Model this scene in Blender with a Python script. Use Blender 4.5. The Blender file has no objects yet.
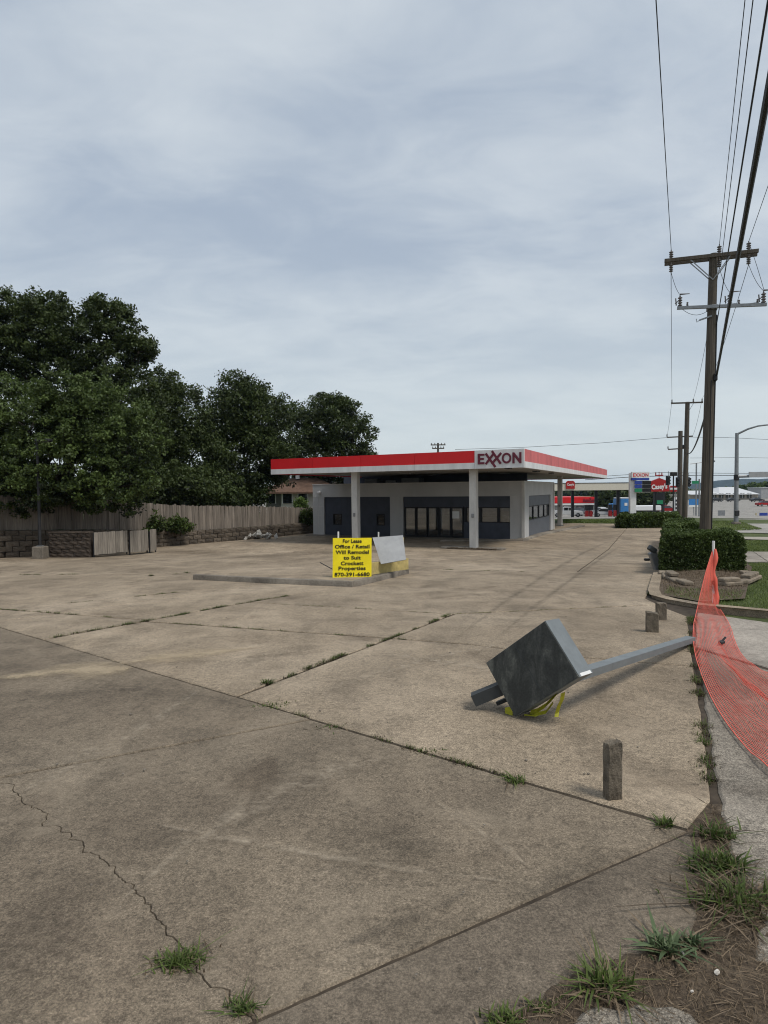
import bpy, bmesh, math, random
import numpy as np
from mathutils import Vector, Matrix

random.seed(7)
rng = np.random.default_rng(7)
scene = bpy.context.scene
col = scene.collection

# ------------------------------------------------------------------ camera
FPX, CAM_H = 600.0, 1.6
PITCH, ROLL = math.atan(21 / 600), 0.0105
fw = Vector((0, math.cos(PITCH), -math.sin(PITCH)))
up0 = Vector((0, math.sin(PITCH), math.cos(PITCH)))
r0 = Vector((1, 0, 0))
rt = r0 * math.cos(ROLL) - up0 * math.sin(ROLL)
upv = up0 * math.cos(ROLL) + r0 * math.sin(ROLL)
CAM = Vector((0, 0, CAM_H))
cam = bpy.data.cameras.new('camera')
cam.sensor_fit = 'VERTICAL'
cam.sensor_height = 36.0
cam.lens = 36.0 * FPX / 1024
cam.clip_start = 0.05
cam.clip_end = 8000
cam_ob = bpy.data.objects.new('camera', cam)
m = Matrix((rt, upv, -fw)).transposed().to_4x4()
m.translation = CAM
cam_ob.matrix_world = m
col.objects.link(cam_ob)
scene.camera = cam_ob

# ------------------------------------------------------------------ sky, sun, exposure
SUN_EL, SUN_AZ = math.radians(58), math.radians(128)      # azimuth clockwise from +Y
world = bpy.data.worlds.new('World')
scene.world = world
world.use_nodes = True
nt = world.node_tree
nt.nodes.clear()
out = nt.nodes.new('ShaderNodeOutputWorld')
tc = nt.nodes.new('ShaderNodeTexCoord')
sky = nt.nodes.new('ShaderNodeTexSky')
sky.sky_type = 'NISHITA'
sky.sun_disc = False
sky.sun_elevation = SUN_EL
sky.sun_rotation = SUN_AZ
sep = nt.nodes.new('ShaderNodeSeparateXYZ')
nt.links.new(tc.outputs['Generated'], sep.inputs[0])


def wmath(op, a, b=None):
    n = nt.nodes.new('ShaderNodeMath')
    n.operation = op
    for i, v in enumerate((a, b)):
        if v is None:
            continue
        if isinstance(v, (int, float)):
            n.inputs[i].default_value = v
        else:
            nt.links.new(v, n.inputs[i])
    return n.outputs[0]


zc = wmath('MAXIMUM', sep.outputs[2], 0.0)
den = wmath('ADD', zc, 0.22)
comb = nt.nodes.new('ShaderNodeCombineXYZ')
nt.links.new(wmath('DIVIDE', sep.outputs[0], den), comb.inputs[0])
nt.links.new(wmath('DIVIDE', sep.outputs[1], den), comb.inputs[1])
comb.inputs[2].default_value = 3.7


def wnoise(scale, detail, rough, dist, off):
    mp = nt.nodes.new('ShaderNodeMapping')
    mp.inputs['Location'].default_value = off
    mp.inputs['Rotation'].default_value = (0, 0, 0.5)
    mp.inputs['Scale'].default_value = (1.0, 1.7, 1.0)
    nt.links.new(comb.outputs[0], mp.inputs[0])
    n = nt.nodes.new('ShaderNodeTexNoise')
    n.inputs['Scale'].default_value = scale
    n.inputs['Detail'].default_value = detail
    n.inputs['Roughness'].default_value = rough
    n.inputs['Distortion'].default_value = dist
    nt.links.new(mp.outputs[0], n.inputs['Vector'])
    return n.outputs['Fac']


cl = wmath('ADD', wmath('MULTIPLY', wnoise(0.95, 5, 0.52, 0.35, (1.3, 0.4, 0)), 0.62),
           wmath('MULTIPLY', wnoise(2.8, 7, 0.58, 0.5, (5.0, 2.0, 1.0)), 0.38))
rp = nt.nodes.new('ShaderNodeValToRGB')
rp.color_ramp.interpolation = 'EASE'
e = rp.color_ramp.elements
e[0].position, e[0].color = 0.34, (0.238, 0.280, 0.338, 1)
e[1].position, e[1].color = 0.66, (0.375, 0.408, 0.438, 1)
nt.links.new(cl, rp.inputs[0])
# thinner, brighter cloud near the horizon
hz = nt.nodes.new('ShaderNodeMapRange')
hz.inputs['From Min'].default_value = 0.0
hz.inputs['From Max'].default_value = 0.42
hz.inputs['To Min'].default_value = 0.80
hz.inputs['To Max'].default_value = 0.0
hz.interpolation_type = 'SMOOTHSTEP'
nt.links.new(zc, hz.inputs['Value'])
mx = nt.nodes.new('ShaderNodeMix')
mx.data_type = 'RGBA'
nt.links.new(hz.outputs[0], mx.inputs['Factor'])
nt.links.new(rp.outputs[0], mx.inputs['A'])
mx.inputs['B'].default_value = (0.395, 0.430, 0.435, 1)
bg1 = nt.nodes.new('ShaderNodeBackground')
bg1.inputs['Strength'].default_value = 0.10
nt.links.new(sky.outputs[0], bg1.inputs[0])
bg2 = nt.nodes.new('ShaderNodeBackground')
nt.links.new(mx.outputs['Result'], bg2.inputs[0])
bg2.inputs['Strength'].default_value = 0.98
ms = nt.nodes.new('ShaderNodeMixShader')
ms.inputs[0].default_value = 0.93
nt.links.new(bg1.outputs[0], ms.inputs[1])
nt.links.new(bg2.outputs[0], ms.inputs[2])
nt.links.new(ms.outputs[0], out.inputs[0])

sun = bpy.data.lights.new('sun', 'SUN')
sun.energy = 1.5
sun.angle = math.radians(16)
sun.color = (1.0, 0.95, 0.87)
sun_ob = bpy.data.objects.new('sun', sun)
sd = Vector((math.sin(SUN_AZ) * math.cos(SUN_EL), math.cos(SUN_AZ) * math.cos(SUN_EL), math.sin(SUN_EL)))
sun_ob.rotation_euler = sd.to_track_quat('Z', 'Y').to_euler()
sun_ob.location = (20, -10, 40)
col.objects.link(sun_ob)

vs = scene.view_settings
vs.view_transform = 'Standard'
vs.look = 'None'
vs.exposure = 0.80
scene.cycles.filter_width = 1.1
vs.gamma = 1.0
vs.use_curve_mapping = False

# ------------------------------------------------------------------ layout helpers
ZP = [(-60, .3), (-8, .333), (27, -1.123), (60, -1.33), (110, -3.5), (9000, -3.5)]
ZX, ZZ = [a for a, b in ZP], [b for a, b in ZP]


def zg(y):
    return float(np.interp(y, ZX, ZZ))


def PT(px, py, Y):
    d = fw + rt * ((px - 384) / FPX) - upv * ((py - 512) / FPX)
    return CAM + d * (Y / d.y)


def GR(px, py):
    lo, hi = .3, 4000.
    for _ in range(60):
        mid = (lo + hi) / 2
        p = PT(px, py, mid)
        if p.z > zg(mid):
            lo = mid
        else:
            hi = mid
    return PT(px, py, lo)


def at(px, Y, dz=0.0):
    """ground point at image column px and distance Y"""
    p = PT(px, 540, Y)
    for _ in range(3):
        z = zg(Y)
        d = p - CAM
        # adjust for roll
        c = (Vector((p.x, Y, z)) - CAM)
        cur = 384 + FPX * c.dot(rt) / c.dot(fw)
        p = Vector((p.x + (px - cur) * Y / FPX, Y, z))
    return Vector((p.x, Y, zg(Y) + dz))


def zat(p, py):
    """height of pixel row py above the plan position p"""
    lo, hi = -30., 80.
    for _ in range(50):
        mid = (lo + hi) / 2
        c = Vector((p.x, p.y, mid)) - CAM
        yy = 512 - FPX * c.dot(upv) / c.dot(fw)
        if yy > py:
            lo = mid
        else:
            hi = mid
    return lo


ST = Vector((0.4275, 0.904, 0)).normalized()       # direction of the street
PE = Vector((-ST.y, ST.x, 0))                      # to the left of it
UP = Vector((0, 0, 1))
ORG = {}


def tag(o, label=None, cat=None, group=None, kind=None):
    if label:
        o['label'] = label
    if cat:
        o['category'] = cat
    if group:
        o['group'] = group
    if kind:
        o['kind'] = kind
    return o


def thing(name, label, cat, loc, group=None):
    o = bpy.data.objects.new(name, None)
    o.empty_display_size = .2
    o.location = loc
    col.objects.link(o)
    ORG[o] = Vector(loc)
    return tag(o, label, cat, group)


class MB:
    def __init__(s):
        s.v, s.f = [], []

    def add(s, vs_, fs_):
        b = len(s.v)
        s.v += [Vector(v) for v in vs_]
        s.f += [[i + b for i in f] for f in fs_]
        return s

    def box(s, c, size, ax=None):
        c = Vector(c)
        X, Y, Z = ax if ax else (Vector((1, 0, 0)), Vector((0, 1, 0)), UP)
        hx, hy, hz_ = size[0] / 2, size[1] / 2, size[2] / 2
        vs_ = [c + X * (a * hx) + Y * (b * hy) + Z * (d * hz_) for d in (-1, 1) for a, b in ((-1, -1), (1, -1), (1, 1), (-1, 1))]
        return s.add(vs_, [(3, 2, 1, 0), (4, 5, 6, 7), (0, 1, 5, 4), (1, 2, 6, 5), (2, 3, 7, 6), (3, 0, 4, 7)])

    def bbox(s, c, size, ax=None, b=.01):
        """box with chamfered vertical and top edges"""
        c = Vector(c)
        X, Y, Z = ax if ax else (Vector((1, 0, 0)), Vector((0, 1, 0)), UP)
        hx, hy, hz_ = size[0] / 2, size[1] / 2, size[2] / 2
        def ring(ix, z):
            x, y, k = hx - ix, hy - ix, b
            return [c + X * p + Y * q + Z * z for p, q in ((-x + k, -y), (x - k, -y), (x, -y + k), (x, y - k), (x - k, y), (-x + k, y), (-x, y - k), (-x, -y + k))]
        vs_ = ring(b, -hz_) + ring(0, -hz_ + b) + ring(0, hz_ - b) + ring(b, hz_)
        fs_ = [tuple(range(7, -1, -1)), tuple(range(24, 32))]
        for L in range(3):
            for i in range(8):
                j = (i + 1) % 8
                fs_.append((L * 8 + i, L * 8 + j, L * 8 + 8 + j, L * 8 + 8 + i))
        return s.add(vs_, fs_)

    def beam(s, a, b, w, h, up=UP):
        a, b = Vector(a), Vector(b)
        X = (b - a)
        L = X.length
        X = X / L
        Y = up.cross(X)
        if Y.length < 1e-5:
            Y = Vector((0, 1, 0)).cross(X)
        Y.normalize()
        Z = X.cross(Y)
        return s.box((a + b) / 2, (L, w, h), (X, Y, Z))

    def tube(s, pts, rad, n=8, cap=True):
        pts = [Vector(p) for p in pts]
        if not isinstance(rad, (list, tuple)):
            rad = [rad] * len(pts)
        b = len(s.v)
        prev = None
        for i, p in enumerate(pts):
            t = pts[min(i + 1, len(pts) - 1)] - pts[max(i - 1, 0)]
            if t.length < 1e-7:
                t = pts[-1] - pts[0]
            t = t.normalized()
            if prev is None:
                a = UP.cross(t)
                if a.length < .05:
                    a = Vector((1, 0, 0)).cross(t)
                a.normalize()
            else:
                a = (prev - t * prev.dot(t)).normalized()
            prev = a
            c = t.cross(a)
            for k in range(n):
                an = 2 * math.pi * k / n
                s.v.append(p + (a * math.cos(an) + c * math.sin(an)) * rad[i])
        for i in range(len(pts) - 1):
            for k in range(n):
                k2 = (k + 1) % n
                s.f.append([b + i * n + k, b + i * n + k2, b + (i + 1) * n + k2, b + (i + 1) * n + k])
        if cap:
            s.f.append([b + k for k in range(n - 1, -1, -1)])
            e_ = b + (len(pts) - 1) * n
            s.f.append([e_ + k for k in range(n)])
        return s

    def prism(s, pts, vec):
        """closed outline pts (list of Vector) pushed along vec"""
        n = len(pts)
        vec = Vector(vec)
        vs_ = [Vector(p) for p in pts] + [Vector(p) + vec for p in pts]
        fs_ = [tuple(range(n - 1, -1, -1)), tuple(range(n, 2 * n))]
        fs_ += [(i, (i + 1) % n, n + (i + 1) % n, n + i) for i in range(n)]
        return s.add(vs_, fs_)

    def lathe(s, c, prof, n=12, axis=UP):
        return s.tube([Vector(c) + axis * h for r_, h in prof], [max(r_, .001) for r_, h in prof], n)

    def build(s, name, mat, parent=None, smooth=False, root=None):
        me = bpy.data.meshes.new(name)
        org = Vector((0, 0, 0))
        if parent is not None:
            org = ORG.get(parent, Vector((0, 0, 0)))
        elif root is not None:
            org = Vector(root)
        me.from_pydata([tuple(v - org) for v in s.v], [], [tuple(f) for f in s.f])
        me.update()
        bm = bmesh.new()
        bm.from_mesh(me)
        bmesh.ops.recalc_face_normals(bm, faces=bm.faces)
        bm.to_mesh(me)
        bm.free()
        if smooth:
            me.polygons.foreach_set('use_smooth', [True] * len(me.polygons))
            me.set_sharp_from_angle(angle=math.radians(40))
        o = bpy.data.objects.new(name, me)
        if mat:
            me.materials.append(mat)
        col.objects.link(o)
        if parent is not None:
            o.parent = parent
        else:
            o.location = org
        ORG[o] = org
        return o


def np_mesh(name, verts, faces, mat, parent=None, cols=None):
    """fast mesh from numpy arrays; faces all of one size"""
    me = bpy.data.meshes.new(name)
    org = np.array(ORG.get(parent, Vector((0, 0, 0)))) if parent is not None else np.zeros(3)
    verts = (np.asarray(verts) - org).astype(np.float32)
    faces = np.asarray(faces, dtype=np.int32)
    k = faces.shape[1]
    me.vertices.add(len(verts))
    me.vertices.foreach_set('co', verts.ravel())
    me.loops.add(faces.size)
    me.loops.foreach_set('vertex_index', faces.ravel())
    me.polygons.add(len(faces))
    me.polygons.foreach_set('loop_start', np.arange(0, faces.size, k, dtype=np.int32))
    me.polygons.foreach_set('loop_total', np.full(len(faces), k, dtype=np.int32))
    me.update(calc_edges=True)
    if cols is not None:
        at_ = me.attributes.new('tint', 'FLOAT', 'POINT')
        at_.data.foreach_set('value', np.asarray(cols, dtype=np.float32))
    o = bpy.data.objects.new(name, me)
    me.materials.append(mat)
    col.objects.link(o)
    if parent is not None:
        o.parent = parent
    return o


# ------------------------------------------------------------------ materials
class NT:
    def __init__(s, name):
        s.m = bpy.data.materials.new(name)
        s.m.use_nodes = True
        s.t = s.m.node_tree
        s.b = s.t.nodes['Principled BSDF']
        s.b.inputs['Specular IOR Level'].default_value = 0.3

    def n(s, typ, **kw):
        n = s.t.nodes.new(typ)
        for k, v in kw.items():
            setattr(n, k, v)
        return n

    def lk(s, a, b):
        if hasattr(a, 'is_linked') or hasattr(a, 'links'):
            s.t.links.new(a, b)
        else:
            if isinstance(a, tuple) and len(a) == 3 and b.type == 'RGBA':
                a = (*a, 1)
            b.default_value = a

    def coord(s, kind='pos', scale=None, rot=None):
        if kind == 'pos':
            c = s.n('ShaderNodeNewGeometry').outputs['Position']
        else:
            t = s.n('ShaderNodeTexCoord').outputs['Object']
            oi = s.n('ShaderNodeObjectInfo').outputs['Random']
            mu = s.n('ShaderNodeMath', operation='MULTIPLY')
            s.t.links.new(oi, mu.inputs[0])
            mu.inputs[1].default_value = 57.0
            ad = s.n('ShaderNodeVectorMath', operation='ADD')
            s.t.links.new(t, ad.inputs[0])
            s.t.links.new(mu.outputs[0], ad.inputs[1])
            c = ad.outputs[0]
        if scale or rot:
            mp = s.n('ShaderNodeMapping')
            if scale:
                mp.inputs['Scale'].default_value = scale
            if rot:
                mp.inputs['Rotation'].default_value = rot
            s.t.links.new(c, mp.inputs[0])
            c = mp.outputs[0]
        return c

    def noise(s, v, scale, detail=4, rough=.55, dist=0.):
        n = s.n('ShaderNodeTexNoise')
        s.t.links.new(v, n.inputs['Vector'])
        n.inputs['Scale'].default_value = scale
        n.inputs['Detail'].default_value = detail
        n.inputs['Roughness'].default_value = rough
        n.inputs['Distortion'].default_value = dist
        return n.outputs['Fac']

    def voro(s, v, scale, feat='F1', out='Distance'):
        n = s.n('ShaderNodeTexVoronoi', feature=feat)
        s.t.links.new(v, n.inputs['Vector'])
        n.inputs['Scale'].default_value = scale
        return n.outputs[out]

    def ramp(s, f, stops):
        n = s.n('ShaderNodeValToRGB')
        el = n.color_ramp.elements
        while len(el) < len(stops):
            el.new(.5)
        for i, (p, c) in enumerate(stops):
            el[i].position = p
            if isinstance(c, (int, float)):
                c = (c, c, c)
            el[i].color = (*c, 1)
        s.t.links.new(f, n.inputs[0])
        return n.outputs[0]

    def mix(s, a, b, f, mode='MIX'):
        n = s.n('ShaderNodeMix', data_type='RGBA', blend_type=mode)
        s.lk(f, n.inputs['Factor'])
        s.lk(a, n.inputs['A'])
        s.lk(b, n.inputs['B'])
        return n.outputs['Result']

    def bump(s, h, strength=.3, dist=.01):
        n = s.n('ShaderNodeBump')
        n.inputs['Strength'].default_value = strength
        n.inputs['Distance'].default_value = dist
        s.t.links.new(h, n.inputs['Height'])
        s.t.links.new(n.outputs[0], s.b.inputs['Normal'])

    def done(s, color, rough=.7, metal=0.):
        s.lk(color, s.b.inputs['Base Color'])
        s.lk(rough, s.b.inputs['Roughness'])
        s.b.inputs['Metallic'].default_value = metal
        return s.m


def plain(name, c, rough=.6, metal=0., var=.25, scale=6., bump=.0, streak=None, fine=60, spec=None, rnd=0.):
    """painted / weathered surface: colour with blotches, fine grain and optional vertical streaks"""
    k = NT(name)
    v = k.coord('obj', scale=streak)
    a = k.noise(v, scale, 5, .6)
    b = k.noise(v, fine, 3, .6)
    lo = tuple(x * (1 - var) for x in c)
    hi = tuple(min(1, x * (1 + var * .6)) for x in c)
    base = k.ramp(a, [(.3, lo), (.7, hi)])
    g = k.ramp(b, [(.3, 1 - var * .45), (.7, 1.0)])
    cc = k.mix(base, g, 1.0, 'MULTIPLY')
    if rnd:
        cc = k.mix(cc, k.ramp(k.n('ShaderNodeObjectInfo').outputs['Random'], [(0., 1 - rnd), (1., 1 + rnd * .5)]), 1.0, 'MULTIPLY')
    if bump:
        k.bump(b, bump, .01)
    if spec is not None:
        k.b.inputs['Specular IOR Level'].default_value = spec
    return k.done(cc, rough, metal)


def concrete(name, c1, c2, c3, agg=.5, fade=1.0, tint=.12):
    """c1 dark blotch, c2 mean, c3 pale worn"""
    k = NT(name)
    v = k.coord('pos')
    oi = k.n('ShaderNodeObjectInfo').outputs['Random']
    big = k.noise(v, .30, 5, .6, .4)
    med = k.noise(v, 1.9, 6, .65, .3)
    vs_ = k.coord('pos', scale=(1.0, .22, 1.0), rot=(0, 0, math.radians(25)))
    drag = k.noise(vs_, 2.2, 6, .65, .2)
    fine = k.noise(v, 26, 6, .7)
    grit = k.noise(v, 95, 3, .65)
    base = k.ramp(big, [(.33, c1), (.5, c2), (.68, c3)])
    base = k.mix(base, k.ramp(med, [(.28, .66), (.5, 1.), (.75, 1.16)]), 1.0, 'MULTIPLY')
    base = k.mix(base, k.ramp(drag, [(.3, .78), (.55, 1.), (.72, 1.2)]), .75, 'MULTIPLY')
    base = k.mix(base, k.ramp(fine, [(.28, .55), (.5, 1.), (.74, 1.32)]), 1.0, 'MULTIPLY')
    base = k.mix(base, k.ramp(grit, [(.30, .38), (.5, 1.), (.72, 1.75)]), agg, 'MULTIPLY')
    gr2 = k.noise(v, 240, 2, .6)
    base = k.mix(base, k.ramp(gr2, [(.32, .45), (.5, 1.), (.70, 1.7)]), agg * .8, 'MULTIPLY')
    wm = k.noise(v, .9, 7, .72, .6)
    base = k.mix(base, tuple(min(1, x * 1.25) for x in c3), k.ramp(wm, [(.52, 0.), (.74, .55)]))
    # pale exposed stones and dark pits
    st = k.voro(v, 95)
    sm = k.noise(v, 9, 2, .5)
    stone = k.ramp(st, [(.14, 1.), (.22, 0.)])
    sel = k.ramp(sm, [(.52, 0.), (.66, 1.)])
    sf = k.n('ShaderNodeMath', operation='MULTIPLY')
    k.t.links.new(stone, sf.inputs[0])
    k.t.links.new(sel, sf.inputs[1])
    sf2 = k.n('ShaderNodeMath', operation='MULTIPLY')
    k.t.links.new(sf.outputs[0], sf2.inputs[0])
    sf2.inputs[1].default_value = .8 * agg
    base = k.mix(base, tuple(min(1, x * 1.7) for x in c3), sf2.outputs[0])
    # oil drips and old stains with their own shapes
    sp = k.noise(v, .85, 4, .5, 1.2)
    base = k.mix(base, (.55, .52, .50), k.ramp(sp, [(.60, 0.), (.72, .65)]), 'MULTIPLY')
    # slab to slab tone
    base = k.mix(base, k.ramp(oi, [(0., 1 - tint), (1., 1 + tint * .4)]), 1.0, 'MULTIPLY')
    k.bump(grit, .55 * agg + .15, .006)
    return k.done(base, .9)


M = {}
M['lot'] = concrete('lot_concrete', (.190, .149, .105), (.258, .206, .147), (.335, .272, .200), .80, tint=.08)
M['apron'] = concrete('apron_concrete', (.132, .104, .075), (.178, .143, .103), (.248, .203, .150), .75, tint=.06)
M['apron_dark'] = concrete('apron_concrete_dark', (.108, .087, .064), (.146, .118, .088), (.205, .170, .128), .70, tint=.02)
M['walk'] = concrete('sidewalk_concrete', (.24, .215, .18), (.31, .275, .235), (.38, .34, .29), .35)
M['aggregate'] = concrete('aggregate_concrete', (.150, .130, .104), (.208, .182, .148), (.280, .248, .206), 1.0)
M['curb'] = concrete('curb_concrete', (.13, .11, .09), (.19, .165, .135), (.27, .24, .20), .6)
M['asphalt'] = concrete('asphalt', (.075, .07, .066), (.10, .095, .09), (.13, .124, .117), .5)
M['far_paving'] = concrete('far_paving', (.25, .235, .215), (.30, .285, .26), (.35, .33, .30), .3)

k = NT('soil')
v = k.coord('pos')
a = k.noise(v, 7, 6, .65)
b = k.noise(v, 60, 4, .7)
cc = k.ramp(a, [(.3, (.062, .045, .030)), (.55, (.120, .090, .062)), (.75, (.20, .158, .112))])
cc = k.mix(cc, k.ramp(b, [(.3, .5), (.7, 1.35)]), 1.0, 'MULTIPLY')
k.bump(b, .9, .02)
M['soil'] = k.done(cc, .95)
M['joint'] = plain('joint_dirt', (.068, .052, .037), .95, var=.5, scale=9, fine=70)

k = NT('turf')
v = k.coord('pos')
a = k.noise(v, .9, 6, .65)
b = k.noise(v, 30, 4, .7)
cc = k.ramp(a, [(.3, (.050, .066, .022)), (.55, (.082, .105, .032)), (.75, (.13, .13, .055))])
cc = k.mix(cc, k.ramp(b, [(.3, .5), (.7, 1.3)]), 1.0, 'MULTIPLY')
k.bump(b, 1.0, .03)
M['turf'] = k.done(cc, .95)


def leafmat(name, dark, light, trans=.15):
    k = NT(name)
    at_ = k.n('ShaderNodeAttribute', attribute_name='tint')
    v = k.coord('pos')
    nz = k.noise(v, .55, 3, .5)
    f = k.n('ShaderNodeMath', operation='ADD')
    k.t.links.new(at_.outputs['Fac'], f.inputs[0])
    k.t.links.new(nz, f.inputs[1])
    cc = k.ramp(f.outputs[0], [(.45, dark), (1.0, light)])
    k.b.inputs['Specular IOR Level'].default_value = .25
    k.lk(cc, k.b.inputs['Base Color'])
    k.b.inputs['Roughness'].default_value = .55
    tr = k.n('ShaderNodeBsdfTranslucent')
    k.t.links.new(cc, tr.inputs[0])
    mx_ = k.n('ShaderNodeMixShader')
    mx_.inputs[0].default_value = trans
    k.t.links.new(k.b.outputs[0], mx_.inputs[1])
    k.t.links.new(tr.outputs[0], mx_.inputs[2])
    k.t.links.new(mx_.outputs[0], k.t.nodes['Material Output'].inputs['Surface'])
    return k.m


M['leaf_a'] = leafmat('leaves_front', (.010, .016, .005), (.080, .116, .030))
M['leaf_b'] = leafmat('leaves_dark', (.009, .014, .005), (.056, .078, .022))
M['leaf_h'] = leafmat('leaves_hedge', (.014, .024, .007), (.066, .098, .022))
M['leaf_s'] = leafmat('leaves_shrub', (.07, .11, .03), (.15, .22, .06), .3)
M['grass'] = leafmat('grass_blades', (.040, .064, .014), (.115, .155, .040), .25)
M['lawn'] = leafmat('lawn_blades', (.070, .105, .026), (.17, .215, .060), .25)
M['grass_blue'] = leafmat('weed_leaves', (.050, .080, .035), (.12, .16, .078), .2)
M['straw'] = leafmat('dry_straw', (.060, .042, .026), (.21, .155, .10), .1)
M['crumb'] = leafmat('joint_crumbs', (.022, .016, .010), (.085, .062, .036), .1)
M['bark'] = plain('bark', (.055, .045, .036), .95, var=.5, scale=5, bump=.8, streak=(1, 1, .25))
M['polewood'] = plain('pole_wood', (.105, .088, .070), .9, var=.45, scale=9, bump=.5, streak=(3, 3, .12), fine=40)
M['fencewood'] = plain('fence_wood', (.225, .192, .160), .9, var=.42, scale=3, bump=.4, streak=(6, 6, .5), fine=30, rnd=0.32)
M['gatewood'] = plain('gate_wood', (.27, .238, .20), .9, var=.4, scale=3, bump=.4, streak=(6, 6, .5), fine=30, rnd=0.3)
M['block'] = plain('split_block', (.135, .110, .085), .95, var=.5, scale=5, bump=.9, fine=45, rnd=0.35)
M['block_dark'] = plain('enclosure_block', (.085, .066, .052), .95, var=.5, scale=5, bump=.9, fine=45, rnd=0.35)
M['paver'] = plain('paver_stone', (.25, .205, .155), .95, var=.4, scale=7, bump=.7, fine=50, rnd=0.25)
M['stub'] = plain('stub_stone', (.165, .138, .105), .95, var=.5, scale=11, bump=.8, fine=90)
M['wall'] = plain('building_wall', (.47, .468, .465), .7, var=.12, scale=1.2, fine=30, streak=(1, 1, .4))
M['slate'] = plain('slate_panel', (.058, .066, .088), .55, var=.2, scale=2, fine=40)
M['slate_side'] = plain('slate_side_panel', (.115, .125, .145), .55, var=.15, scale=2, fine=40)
M['dark'] = plain('dark_frame', (.014, .015, .018), .5, var=.2)
M['interior'] = plain('dim_interior', (.10, .096, .09), .9, var=.3)
M['red'] = plain('red_band', (.60, .014, .018), .45, var=.10, scale=1.0, fine=20)
M['redfade'] = plain('faded_red_band', (.60, .135, .135), .55, var=.28, scale=1.6, fine=14, streak=(1, 1, .3))
M['fascia'] = plain('white_fascia', (.66, .66, .66), .5, var=.14, scale=1.2, fine=14, streak=(2, 2, .25))
M['soffit'] = plain('soffit', (.42, .40, .38), .7, var=.3, scale=.6, fine=12)
M['column'] = plain('column_paint', (.56, .545, .52), .6, var=.2, scale=2.5, fine=30, streak=(1, 1, .3))
M['letter'] = plain('letter_maroon', (.13, .018, .035), .45, var=.2)
M['yellow'] = plain('yellow_sign', (.86, .70, .012), .55, var=.12, scale=3, fine=25)
M['yellowpaint'] = plain('worn_yellow_paint', (.50, .40, .16), .75, var=.3, scale=6, fine=30)
M['strap'] = plain('yellow_strap', (.48, .46, .03), .6, var=.25, scale=20)
M['black'] = plain('black_ink', (.012, .012, .012), .6, var=.1)
M['board'] = plain('pale_board', (.33, .335, .34), .6, var=.18, scale=3)
M['white'] = plain('white_paint', (.72, .72, .71), .5, var=.08)
M['whitevinyl'] = plain('white_post', (.68, .68, .66), .5, var=.1)
M['orange'] = plain('orange_plastic', (.80, .15, .105), .55, var=.12, scale=8)
M['steel'] = plain('grey_steel', (.050, .055, .057), .55, .1, var=.22, scale=7, fine=50)  # darker copy of the sign's steel; the stub's shade put into the colour
M['steel_side'] = plain('grey_steel_side', (.185, .204, .212), .5, .2, var=.14, scale=9, fine=50)  # same steel, lightened where the cabinet and post are lit
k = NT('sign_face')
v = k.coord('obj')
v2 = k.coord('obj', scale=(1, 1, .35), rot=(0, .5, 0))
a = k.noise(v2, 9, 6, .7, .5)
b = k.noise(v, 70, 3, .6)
cc = k.ramp(a, [(.42, (.040, .043, .041)), (.54, (.066, .070, .065)), (.70, (.165, .168, .148))])  # residue and scuffs, darkened further for the side in shade
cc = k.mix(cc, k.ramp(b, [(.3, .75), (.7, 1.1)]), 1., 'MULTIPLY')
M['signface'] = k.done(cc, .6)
M['galv'] = plain('galvanised', (.26, .27, .28), .5, .5, var=.2, scale=6)
M['wire'] = plain('cable', (.022, .022, .024), .6, var=.1)
M['porcelain'] = plain('insulator', (.14, .125, .12), .3, var=.2)
M['darkmetal'] = plain('dark_metal', (.035, .035, .037), .5, .3, var=.2)
M['roofbrown'] = plain('brown_shingle', (.135, .082, .058), .95, var=.3, scale=4, fine=25)
M['housewall'] = plain('house_wall', (.52, .50, .45), .8, var=.1)
M['housegrey'] = plain('house_grey_wall', (.16, .16, .155), .8, var=.1)
M['rubble'] = plain('pale_rubble', (.46, .44, .40), .9, var=.3, scale=8)
M['beige'] = plain('beige_fascia', (.58, .54, .45), .6, var=.08)
M['blue'] = plain('blue_paint', (.045, .20, .48), .5, var=.1)
M['navy'] = plain('navy_panel', (.03, .06, .30), .5, var=.1)
M['green'] = plain('green_panel', (.02, .22, .10), .5, var=.1)
M['hill'] = plain('forest_hill', (.035, .055, .035), .95, var=.4, scale=.02, fine=.2)
M['roofgrey'] = plain('pale_metal_roof', (.56, .57, .58), .5, var=.06)
M['tan'] = plain('tan_wall', (.33, .30, .25), .8, var=.1)
M['tyre'] = plain('tyre', (.018, .018, .019), .85, var=.2)
M['chrome'] = plain('rim_metal', (.35, .35, .36), .35, .8, var=.1)
M['carpaint_white'] = plain('white_car_paint', (.70, .71, .72), .3, var=.04)
M['carpaint_dark'] = plain('dark_car_paint', (.03, .032, .036), .3, var=.1)
M['carpaint_red'] = plain('red_car_paint', (.35, .02, .02), .3, var=.1)
k = NT('glass')
k.b.inputs['Transmission Weight'].default_value = .0
k.b.inputs['Specular IOR Level'].default_value = .9
M['glass'] = k.done((.02, .023, .026), .06)
k = NT('window_glass')
gl = k.n('ShaderNodeBsdfGlossy')
gl.inputs['Roughness'].default_value = .03
gl.inputs['Color'].default_value = (.9, .92, .95, 1)
trn = k.n('ShaderNodeBsdfTransparent')
trn.inputs['Color'].default_value = (.62, .66, .68, 1)
fr = k.n('ShaderNodeFresnel')
fr.inputs['IOR'].default_value = 2.3
mxs = k.n('ShaderNodeMixShader')
k.t.links.new(fr.outputs[0], mxs.inputs[0])
k.t.links.new(trn.outputs[0], mxs.inputs[1])
k.t.links.new(gl.outputs[0], mxs.inputs[2])
k.t.links.new(mxs.outputs[0], k.t.nodes['Material Output'].inputs['Surface'])
M['pane'] = k.m


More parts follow.
